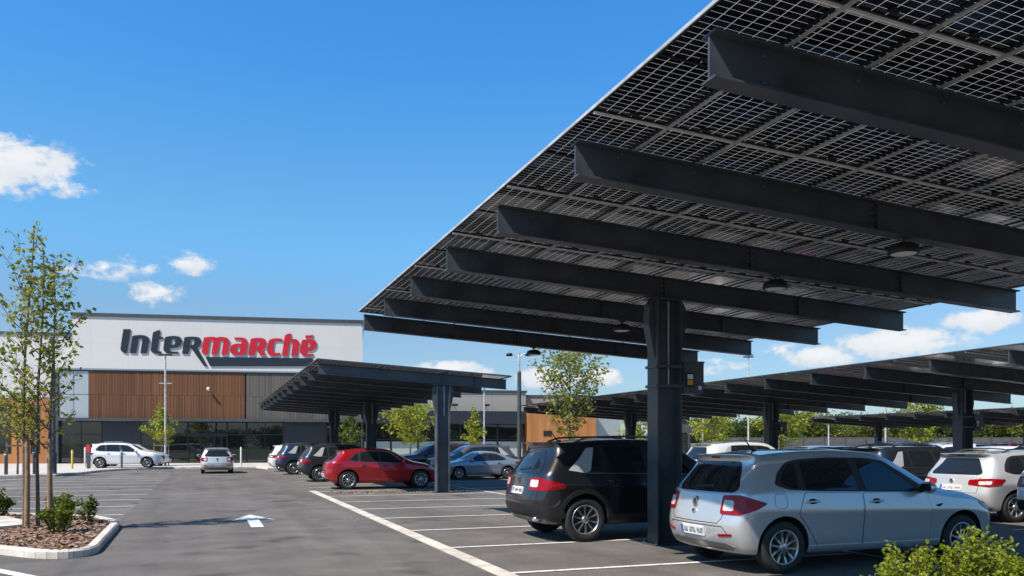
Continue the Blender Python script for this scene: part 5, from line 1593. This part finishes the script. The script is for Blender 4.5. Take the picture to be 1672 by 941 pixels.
# ---------------------------------------------------------------- fence
fa = Vector(cam_at(1040, 119)); fb = Vector(cam_at(1720, 119)); fd = (fb-fa); FL = fd.length; fang = math.atan2(fd.y, fd.x)
F = empty('boundary_fence', fa, fang, 'long grey mesh fence along the far right side of the car park', 'fence')
M['fencemesh'] = mat('grey_fence_mesh', (.085, .083, .080), .8, vary=.25, vscale=1.2)
npan = 20; p0 = q0 = None
for k in range(npan):
    x = FL*k/npan
    if p0 is None:
        mb = MB(); mb.box((-.05, -.05, 0), (.05, .05, 2.72)); p0 = mb.build('post', M['coping'], F)
        mb = MB(); mb.box((.052, -.015, .08), (FL/npan-.052, .015, 2.62)); q0 = mb.build('panel', M['fencemesh'], F)
    else:
        for s in (p0, q0):
            o = s.copy(); COL.objects.link(o); o.location = (x, 0, 0)

# ---------------------------------------------------------------- lamps, bollards and other street furniture
def street_lamp(loc, h, label, style, rz=0, thin=.05, group='lamp posts of the car park', col='galv'):
    r = empty('street_lamp', loc, rz, label, 'street lamp', group)
    mb = MB()
    if style == 'double':
        mb.tube([(0, 0, 0), (0, 0, h*.84)], .10, 14); mb.tube([(0, 0, h*.84), (0, 0, h*.855)], [.10, .05], 14)
        mb.build('pole', M['steel'], r)
        mb = MB(); mb.tube([(0, 0, h*.855), (0, 0, h-.02)], .05, 12)
        mb.tube([(0, 0, h*.96), (-.25, 0, h*.985), (-.34, 0, h*.985)], .03, 8); mb.tube([(0, 0, h*.96), (.22, 0, h*.99), (.34, 0, h*.99)], .03, 8); mb.build('arm', M['galv'], r)
        for x in (-.5, .46):
            mb = MB(); mb.lathe([(.001, .07), (.13, .06), (.16, .02), (.155, -.08), (.001, -.09)], 18, Matrix.Translation((x, 0, h*.985))); mb.build('lamp_head', M['plastic'], r)
    elif style == 'post':
        mb.tube([(0, 0, 0), (0, 0, 1.1)], .15, 14); mb.tube([(0, 0, 1.1), (0, 0, h)], [.10, .07], 14); mb.build('pole', M['steel'], r)
        mb = MB(); mb.lathe([(.001, .10), (.22, .06), (.24, 0), (.001, -.02)], 16, Matrix.Translation((0, 0, h))); mb.build('lamp_head', M['plastic'], r)
    else:
        mb.tube([(0, 0, 0), (0, 0, h)], [thin*1.4, thin], 10); mb.build('pole', M[col], r)
        mb = MB(); mb.box((-.42, -.16, h-.02), (.42, .16, h+.07)); mb.build('lamp_head', M['plastic'], r)
        if style == 'twin':
            mb = MB(); mb.box((-.42, -.03, h-2.0), (.42, .03, h-1.94)); mb.build('crossbar', M['galv'], r)
    return r
street_lamp((14.9, 39.1, 0), 6.25, 'dark lamp post with two round heads, left of the full green tree', 'double', R(-20))
street_lamp((-2.62, 62.9, .118), 7.75, 'thin pale lamp post in front of the timber band at the entrance', 'twin', R(-9.7), .055)
street_lamp((20.0, 60.0, .118), 5.9, 'thin pale lamp post in front of the grey wall beside the slim tree', 'single', 0, .05)
street_lamp((-7.15, 47.0, .118), 6.6, 'dark lamp post behind the tall young tree', 'post')
street_lamp(cam_at(1222, 72), 9.2, 'tall lamp with flat head standing above the long canopy', 'single', R(-20), .06)
street_lamp(cam_at(1148, 78), 4.9, 'short pale pole in front of the small outbuilding', 'single', R(-20), .07)
street_lamp(cam_at(1446, 95), 7.8, 'pole behind the long canopy above the farthest canopy', 'single', R(-20), .08)
street_lamp(cam_at(1271, 85), 4.2, 'pale pole beneath the control box above the silver hatchback', 'single', R(-20), .06)
street_lamp(cam_at(1353, 110), 4.4, 'short pale pole in front of the fence beyond the silver hatchback', 'single', R(-20), .08)

def bollard(loc, h, m, label, r_=.06):
    r = empty('bollard', loc, 0, label, 'bollard', 'bollards before the store')
    mb = MB(); mb.lathe([(.001, h), (r_*.7, h), (r_, h-.03), (r_, 0)], 16); mb.build('post', m, r)
    mb = MB(); mb.lathe([(r_+.001, h-.14), (r_+.004, h-.14), (r_+.004, h-.20), (r_+.001, h-.20)], 16); mb.build('reflective_band', M['plate'], r)
bollard((-9.2, 46.75, .118), 1.15, M['steel'], 'dark bollard at the left picture edge beside the staked tree')
bollard((-8.0, 46.9, .118), 1.25, M['steel'], 'dark bollard just left of the dark lamp post')
bollard((-4.92, 57.3, .118), 1.2, M['steel'], 'dark bollard in front of the white people carrier')
M['palepost'] = mat('pale_post', (.52, .50, .44), .6)
M['yellowpost'] = mat('yellow_post', (.55, .38, .04), .55)
bollard((-7.36, 60.4, .118), 1.3, M['palepost'], 'pale bollard left of the white people carrier, farther from it')
bollard((-6.98, 60.4, .118), 1.25, M['palepost'], 'pale bollard touching the rear of the white people carrier')
bollard((2.35, 60.8, .118), 1.3, M['palepost'], 'pale bollard right of the silver car on the lane')
bollard((-7.6, 56.6, .118), 1.15, M['yellowpost'], 'yellow bollard beside the red headed post before the corner glazing')
# litter bin right of the entrance
r = empty('litter_bin', (4.35, 57.6, .118), 0, 'red litter bin on a post at the kerb right of the entrance', 'bin')
mb = MB(); mb.tube([(0, 0, 0), (0, 0, 1.3)], .035, 10); mb.build('post', M['steel'], r)
mb = MB(); mb.lathe([(.15, .45), (.20, .48), (.21, 1.05), (.19, 1.05), (.18, .5), (.001, .5)], 16, Matrix.Translation((.0, -.25, 0))); mb.build('basket', mat('red_bin', (.33, .02, .02), .5), r)
r = empty('charging_post', (-6.75, 57.0, .118), R(-20), 'slim dark post with a red head before the corner glazing', 'charging post')
mb = MB(); mb.box((-.09, -.07, 0), (.09, .07, 1.02)); mb.build('pillar', M['steel'], r)
mb = MB(); mb.prism([(-.13, 0), (.13, 0), (.15, .30), (.08, .46), (-.08, .46), (-.15, .30)], -.08, .08, 0, Matrix.Translation((0, 0, 1.021)) @ Matrix.Rotation(math.pi/2, 4, 'X')); mb.build('head', mat('red_head', (.36, .02, .03), .5), r)
mb = MB(); mb.tube([(.10, -.03, 1.0), (.24, -.05, .8), (.22, -.05, .45), (.10, -.03, .62)], .018, 8); mb.build('cable', M['plastic'], r)

# ---------------------------------------------------------------- cars
CARS = {}
NAMES = dict(HATCH='hatchback', SUV='suv', SPORT='hatchback', SEDAN='saloon car', WAGON='estate car')
PARAMS = dict(HATCH=HATCH, SUV=SUV, SPORT=SPORT, SEDAN=SEDAN, WAGON=WAGON)
ONAME = dict(HATCH='hatchback_car', SUV='suv_car', SPORT='hatchback_car', SEDAN='saloon_car', WAGON='estate_car')
PAINTED = ('body', 'door', 'mirror', 'sill', 'door_handle')
def repaint(o, m):
    for ch in o.children_recursive if not ALLKIDS else walk(o):
        if ch.type == 'MESH' and ch.name.split('.')[0] in PAINTED and ch.material_slots and ch.material_slots[0].material not in (M['plastic'],):
            ch.material_slots[0].link = 'OBJECT'; ch.material_slots[0].material = m
def walk(o):
    out = []
    for c in kids(o):
        out.append(c); out += walk(c)
    return out
FAR_SKIP = ('door', 'number_plate', 'wiper', 'sill', 'badge', 'antenna', 'reflector', 'exhaust_pipe', 'tailgate_seam', 'fuel_flap', 'reversing_lens', 'rear_diffuser', 'marker_lamp', 'bumper_recess', 'brake_light', 'grille')
GRP = 'cars in the car park'
def place(kind, paintk, x, y, rz, label, far=False, sc=None, z=0):
    if kind not in CARS:
        o = build_car(ONAME[kind], PARAMS[kind], M[paintk]); CARS[kind] = o; index_children()
    else:
        o = copy_tree(CARS[kind], None, FAR_SKIP if far else ())
        index_children()
        repaint(o, M[paintk])
    o.location = (x, y, z); o.rotation_euler = (0, 0, rz)
    if sc: o.scale = sc
    tag(o, label, 'car', GRP)
    return o
P_ = math.pi
silver = place('HATCH', 'silver', 8.24, 9.28, 0, 'silver hatchback parked nearest the camera, right of the big canopy column')
place('SUV', 'black', 7.25, 13.2, 0, 'black suv parked left of the big canopy column with its rear to the lane')
place('SPORT', 'red', 6.14, 30.4, 0, 'bright red hatchback parked under the middle canopy')
place('SUV', 'anthracite', 5.95, 36.9, 0, 'dark grey suv with black arches just left of the red hatchback', sc=(.96, .97, .95))
place('SUV', 'navy', 5.80, 45.9, 0, 'dark blue suv second from the red hatchback along the lane', sc=(1, 1, .98))
place('WAGON', 'white', 5.75, 51.0, 0, 'white estate car at the far end of the row beyond the dark blue suv')
place('SUV', 'maroon', 11.3, 42.0, P_, 'dark red suv facing the lane behind the bright red hatchback', sc=(1, 1, .97))
place('SUV', 'grey', 12.5, 39.6, P_, 'grey suv facing the lane partly hidden by the middle canopy column', sc=(1, 1, .93))
place('SEDAN', 'bluegrey', 12.0, 36.9, P_, 'blue grey saloon car facing left between the canopy column and the street lamp', sc=(.88, .92, .90))
place('WAGON', 'white', -4.75, 58.5, R(-4), 'white people carrier parked on the pavement by the store entrance', z=.118, sc=(1, 1, .98))
place('HATCH', 'silver2', -4.5, 62.6, R(-6), 'pale silver hatchback half hidden behind the white people carrier', z=.118)
place('HATCH', 'silver2', .62, 50.0, P_/2, 'small silver hatchback driving away up the middle of the lane', sc=(.92, .97, .93))
place('WAGON', 'silver2', 17.0, 13.15, 0, 'pale silver estate car with red lamps right of the silver hatchback bonnet', sc=(1, 1, .915))
place('SUV', 'white', 16.35, 10.35, 0, 'white suv cut by the right picture edge', sc=(1, 1, .96))
place('SUV', 'anthracite', 17.3, 16.5, 0, 'dark suv seen over the silver hatchback roof beside the pale silver estate', sc=(1, 1, .92))
place('SPORT', 'navy', 17.4, 19.7, 0, 'dark blue hatchback roof just left of the dark suv behind the silver hatchback')
place('SUV', 'cream', 17.1, 23.3, 0, 'warm white suv between the big column and the silver hatchback roof', sc=(1, 1, .99))
place('HATCH', 'anthracite', 22.7, 14.4, P_, 'dark hatchback facing left behind the white suv at the right edge', sc=(1, 1, 1))
place('SUV', 'black', 22.9, 17.2, P_, 'black suv facing left behind the pale silver estate roof', sc=(1, 1, .93))
place('SEDAN', 'navy', 22.8, 20.0, P_, 'dark blue saloon facing left behind the pale silver estate')
place('WAGON', 'blue', 22.8, 23.0, P_, 'mid blue estate car just right of the warm white suv', far=True)
place('HATCH', 'grey', 22.7, 26.0, P_, 'grey hatchback facing left right of the middle column of the long canopy', far=True)
rng = random.Random(5)
cols = ['white', 'anthracite', 'silver2', 'red', 'navy', 'white', 'black', 'blue', 'bluegrey', 'white', 'grey', 'maroon']
cname = dict(white='white', anthracite='charcoal', silver2='pale silver', red='bright red', navy='dark blue', black='black', blue='mid blue', bluegrey='blue grey', grey='grey', maroon='dark red')
kinds_ = ['HATCH', 'SUV', 'SEDAN', 'WAGON', 'SPORT', 'HATCH', 'SUV']
ordn = ['first', 'second', 'third', 'fourth', 'fifth', 'sixth', 'seventh', 'eighth']
n = 0
for row, (x, rz, y0, cnt_, where) in enumerate(((31.4, 0, 16.7, 8, 'in the row beyond the long canopy'), (36.6, P_, 19.5, 7, 'in the opposite row past the long canopy'), (46.6, 0, 25.2, 8, 'under the farthest canopy'), (51.8, P_, 30.7, 8, 'facing left under the farthest canopy'), (64.5, 0, 37.2, 8, 'in the last row before the fence'))):
    seen = 0
    for k in range(cnt_):
        yc = y0+k*2.75
        uu = [335+1440*(x+q)/(.348*(x+q)+.9375*yc) for q in (-2.2, 2.2)]
        if min(uu) > 1650: continue
        ck = cols[(n*5+row) % len(cols)]; kk = kinds_[(n*3+row) % len(kinds_)]
        place(kk, ck, x+rng.uniform(-.2, .2), yc+rng.uniform(-.12, .12), rz, f'far {cname[ck]} {NAMES[kk]}, {ordn[seen]} from right {where}', far=True)
        n += 1; seen += 1
# ---------------------------------------------------------------- sky, sun, camera
SUN_EL, SUN_AZ = R(51), R(70)          # heading of the light, clockwise from +Y
d = Vector((math.sin(SUN_AZ)*math.cos(SUN_EL), math.cos(SUN_AZ)*math.cos(SUN_EL), -math.sin(SUN_EL)))
sl = bpy.data.lights.new('sun', 'SUN'); sl.energy = 5.0; sl.angle = R(.53); sl.color = (1, .91, .80)
so = bpy.data.objects.new('sun', sl); COL.objects.link(so); so.rotation_euler = d.to_track_quat('-Z', 'Y').to_euler(); so.location = (-20, -10, 40)
w = bpy.data.worlds.new('World'); SC.world = w; w.use_nodes = True
nt = w.node_tree; N = nt.nodes.new; L = nt.links.new
bg = nt.nodes['Background']
sk = N('ShaderNodeTexSky'); sk.sky_type = 'NISHITA'; sk.sun_disc = False; sk.sun_elevation = SUN_EL
sk.sun_rotation = math.atan2(-d.x, -d.y); sk.ozone_density = 2.0; sk.dust_density = .6; sk.air_density = 1.0
geo = N('ShaderNodeNewGeometry')
neg = N('ShaderNodeVectorMath'); neg.operation = 'SCALE'; neg.inputs['Scale'].default_value = -1; L(geo.outputs['Incoming'], neg.inputs[0])
sp = N('ShaderNodeSeparateXYZ'); L(neg.outputs[0], sp.inputs[0])
def math_(op, a, b=None, c=None):
    n = N('ShaderNodeMath'); n.operation = op
    for i, q in enumerate((a, b, c)):
        if q is None: continue
        if isinstance(q, (int, float)): n.inputs[i].default_value = q
        else: L(q, n.inputs[i])
    return n.outputs[0]
az = math_('ARCTAN2', sp.outputs['X'], sp.outputs['Y'])
el = math_('ARCSINE', sp.outputs['Z'])
# colour grade of the clear sky by height above the horizon
ramp = N('ShaderNodeValToRGB'); ramp.color_ramp.interpolation = 'EASE'
L(math_('MULTIPLY', el, 1/1.2), ramp.inputs['Fac'])
SKYRAMP = [(0.0, (.56, .68, .88)), (.05, (.60, .74, .92)), (.10, (.65, .79, .92)), (.21, (.60, 1.12, 1.34)), (.39, (.38, 1.12, 1.64)), (1.0, (.32, .74, 1.05))]
e = ramp.color_ramp.elements
e[0].position = SKYRAMP[0][0]; e[0].color = (*SKYRAMP[0][1], 1); e[1].position = 1.0; e[1].color = (*SKYRAMP[-1][1], 1)
for p_, c_ in SKYRAMP[1:-1]:
    q = e.new(p_); q.color = (*c_, 1)
mulc = N('ShaderNodeMix'); mulc.data_type = 'RGBA'; mulc.blend_type = 'MULTIPLY'; mulc.inputs['Factor'].default_value = 1
L(sk.outputs[0], mulc.inputs['A']); L(ramp.outputs['Color'], mulc.inputs['B'])
# cumulus: soft masks broken up by noise, placed by compass bearing and height
n1 = N('ShaderNodeTexNoise'); n1.inputs['Scale'].default_value = 20; n1.inputs['Detail'].default_value = 20; n1.inputs['Roughness'].default_value = .58
n2 = N('ShaderNodeTexNoise'); n2.inputs['Scale'].default_value = 62; n2.inputs['Detail'].default_value = 7; n2.inputs['Roughness'].default_value = .6
stretch = N('ShaderNodeMapping'); stretch.inputs['Scale'].default_value = (1, 1, 1.7); L(neg.outputs[0], stretch.inputs['Vector'])
L(stretch.outputs[0], n1.inputs['Vector']); L(stretch.outputs[0], n2.inputs['Vector'])
CL = [  # bearing from camera axis in deg, elevation deg, half widths deg, strength
    (-31.4, 16.2, 4.6, 1.9, 1.45), (-33.8, 14.9, 3.6, 1.7, 1.1), (-28.3, 15.4, 1.6, .9, .75),
    (-21.5, 11.5, 2.0, .95, .80), (-24.1, 11.1, 1.9, 1.0, .62), (-26.6, 10.7, 2.3, .8, .58), (-23.2, 9.4, 1.9, .95, .90),
    (25.0, 6.2, 4.9, 1.25, 1.5), (20.4, 5.6, 2.9, .95, 1.3), (29.6, 7.3, 2.5, .95, 1.2), (17.6, 6.2, 2.0, .7, .7),
    (2.6, 4.45, 2.8, 1.0, 1.2), (6.2, 4.6, 1.9, .9, 1.1), (-4.2, 5.1, 3.8, .75, 1.0), (13.2, 5.2, 3.0, .8, .8), (33, 4.5, 4, .8, .8), (-45, 15, 6, 2.0, 1.0), (60, 14, 9, 2.2, 1.1), (100, 18, 12, 3, 1.1), (150, 20, 12, 3, 1.1), (-120, 18, 12, 3, 1.1), (-80, 12, 8, 2, 1.0)]
YAW = 20.36
acc = None; sh = None
for (a0, e0, ra, re, st) in CL:
    da = math_('SUBTRACT', az, R(a0+YAW))
    da = math_('WRAP', da, math.pi, -math.pi)
    x = math_('MULTIPLY', da, math.cos(R(e0))/R(ra)); y = math_('MULTIPLY', math_('SUBTRACT', el, R(e0)), 1/R(re))
    # flat base, domed top
    yb = math_('MULTIPLY', math_('MINIMUM', y, 0), 1.25)
    yy = math_('ADD', math_('MAXIMUM', y, 0), yb)
    r2 = math_('ADD', math_('MULTIPLY', x, x), math_('MULTIPLY', yy, yy))
    mk = math_('MULTIPLY', math_('SUBTRACT', 1.0, r2), st)
    mk = math_('MAXIMUM', mk, -1.0)
    acc = mk if acc is None else math_('MAXIMUM', acc, mk)
    s_ = math_('MULTIPLY', math_('MAXIMUM', math_('SUBTRACT', 1.0, r2), 0), math_('MULTIPLY_ADD', y, .5, .5))
    sh = s_ if sh is None else math_('MAXIMUM', sh, s_)
nn = math_('ADD', math_('MULTIPLY', math_('SUBTRACT', n1.outputs['Fac'], .5), 3.4), math_('MULTIPLY', math_('SUBTRACT', n2.outputs['Fac'], .5), 2.1))
dens = math_('ADD', acc, nn)
mr = N('ShaderNodeMapRange'); mr.interpolation_type = 'SMOOTHSTEP'; mr.inputs['From Min'].default_value = .12; mr.inputs['From Max'].default_value = 1.05; L(dens, mr.inputs['Value'])
gate = N('ShaderNodeMapRange'); gate.interpolation_type = 'SMOOTHSTEP'; gate.inputs['From Min'].default_value = -.55; gate.inputs['From Max'].default_value = .25; L(acc, gate.inputs['Value'])
fac = math_('MULTIPLY', mr.outputs[0], gate.outputs[0])
lit = N('ShaderNodeMapRange'); lit.inputs['From Min'].default_value = .0; lit.inputs['From Max'].default_value = .75; L(math_('ADD', sh, math_('MULTIPLY', math_('SUBTRACT', n2.outputs['Fac'], .5), .5)), lit.inputs['Value'])
cc = N('ShaderNodeMix'); cc.data_type = 'RGBA'; cc.inputs['A'].default_value = (5.0, 5.3, 5.75, 1); cc.inputs['B'].default_value = (6.9, 6.9, 6.85, 1); L(lit.outputs[0], cc.inputs['Factor'])
fin = N('ShaderNodeMix'); fin.data_type = 'RGBA'; L(math_('MULTIPLY', fac, .93), fin.inputs['Factor']); L(mulc.outputs['Result'], fin.inputs['A']); L(cc.outputs['Result'], fin.inputs['B'])
L(fin.outputs['Result'], bg.inputs['Color']); bg.inputs['Strength'].default_value = .10

cam = bpy.data.cameras.new('camera'); co = bpy.data.objects.new('camera', cam); COL.objects.link(co)
co.location = (0, 0, 1.6); co.rotation_euler = (R(90), 0, R(-20.36))
cam.sensor_width = 36; cam.lens = 1350/1672*36; cam.shift_y = 255.5/1672; cam.clip_start = .05; cam.clip_end = 6000
SC.camera = co
SC.render.resolution_x = 1024; SC.render.resolution_y = 576
SC.render.engine = 'CYCLES'
SC.cycles.use_denoising = True
SC.cycles.max_bounces = 6; SC.cycles.glossy_bounces = 3; SC.cycles.transmission_bounces = 3; SC.cycles.diffuse_bounces = 3
SC.view_settings.view_transform = 'Standard'; SC.view_settings.look = 'None'; SC.view_settings.exposure = 0.5; SC.view_settings.gamma = 1
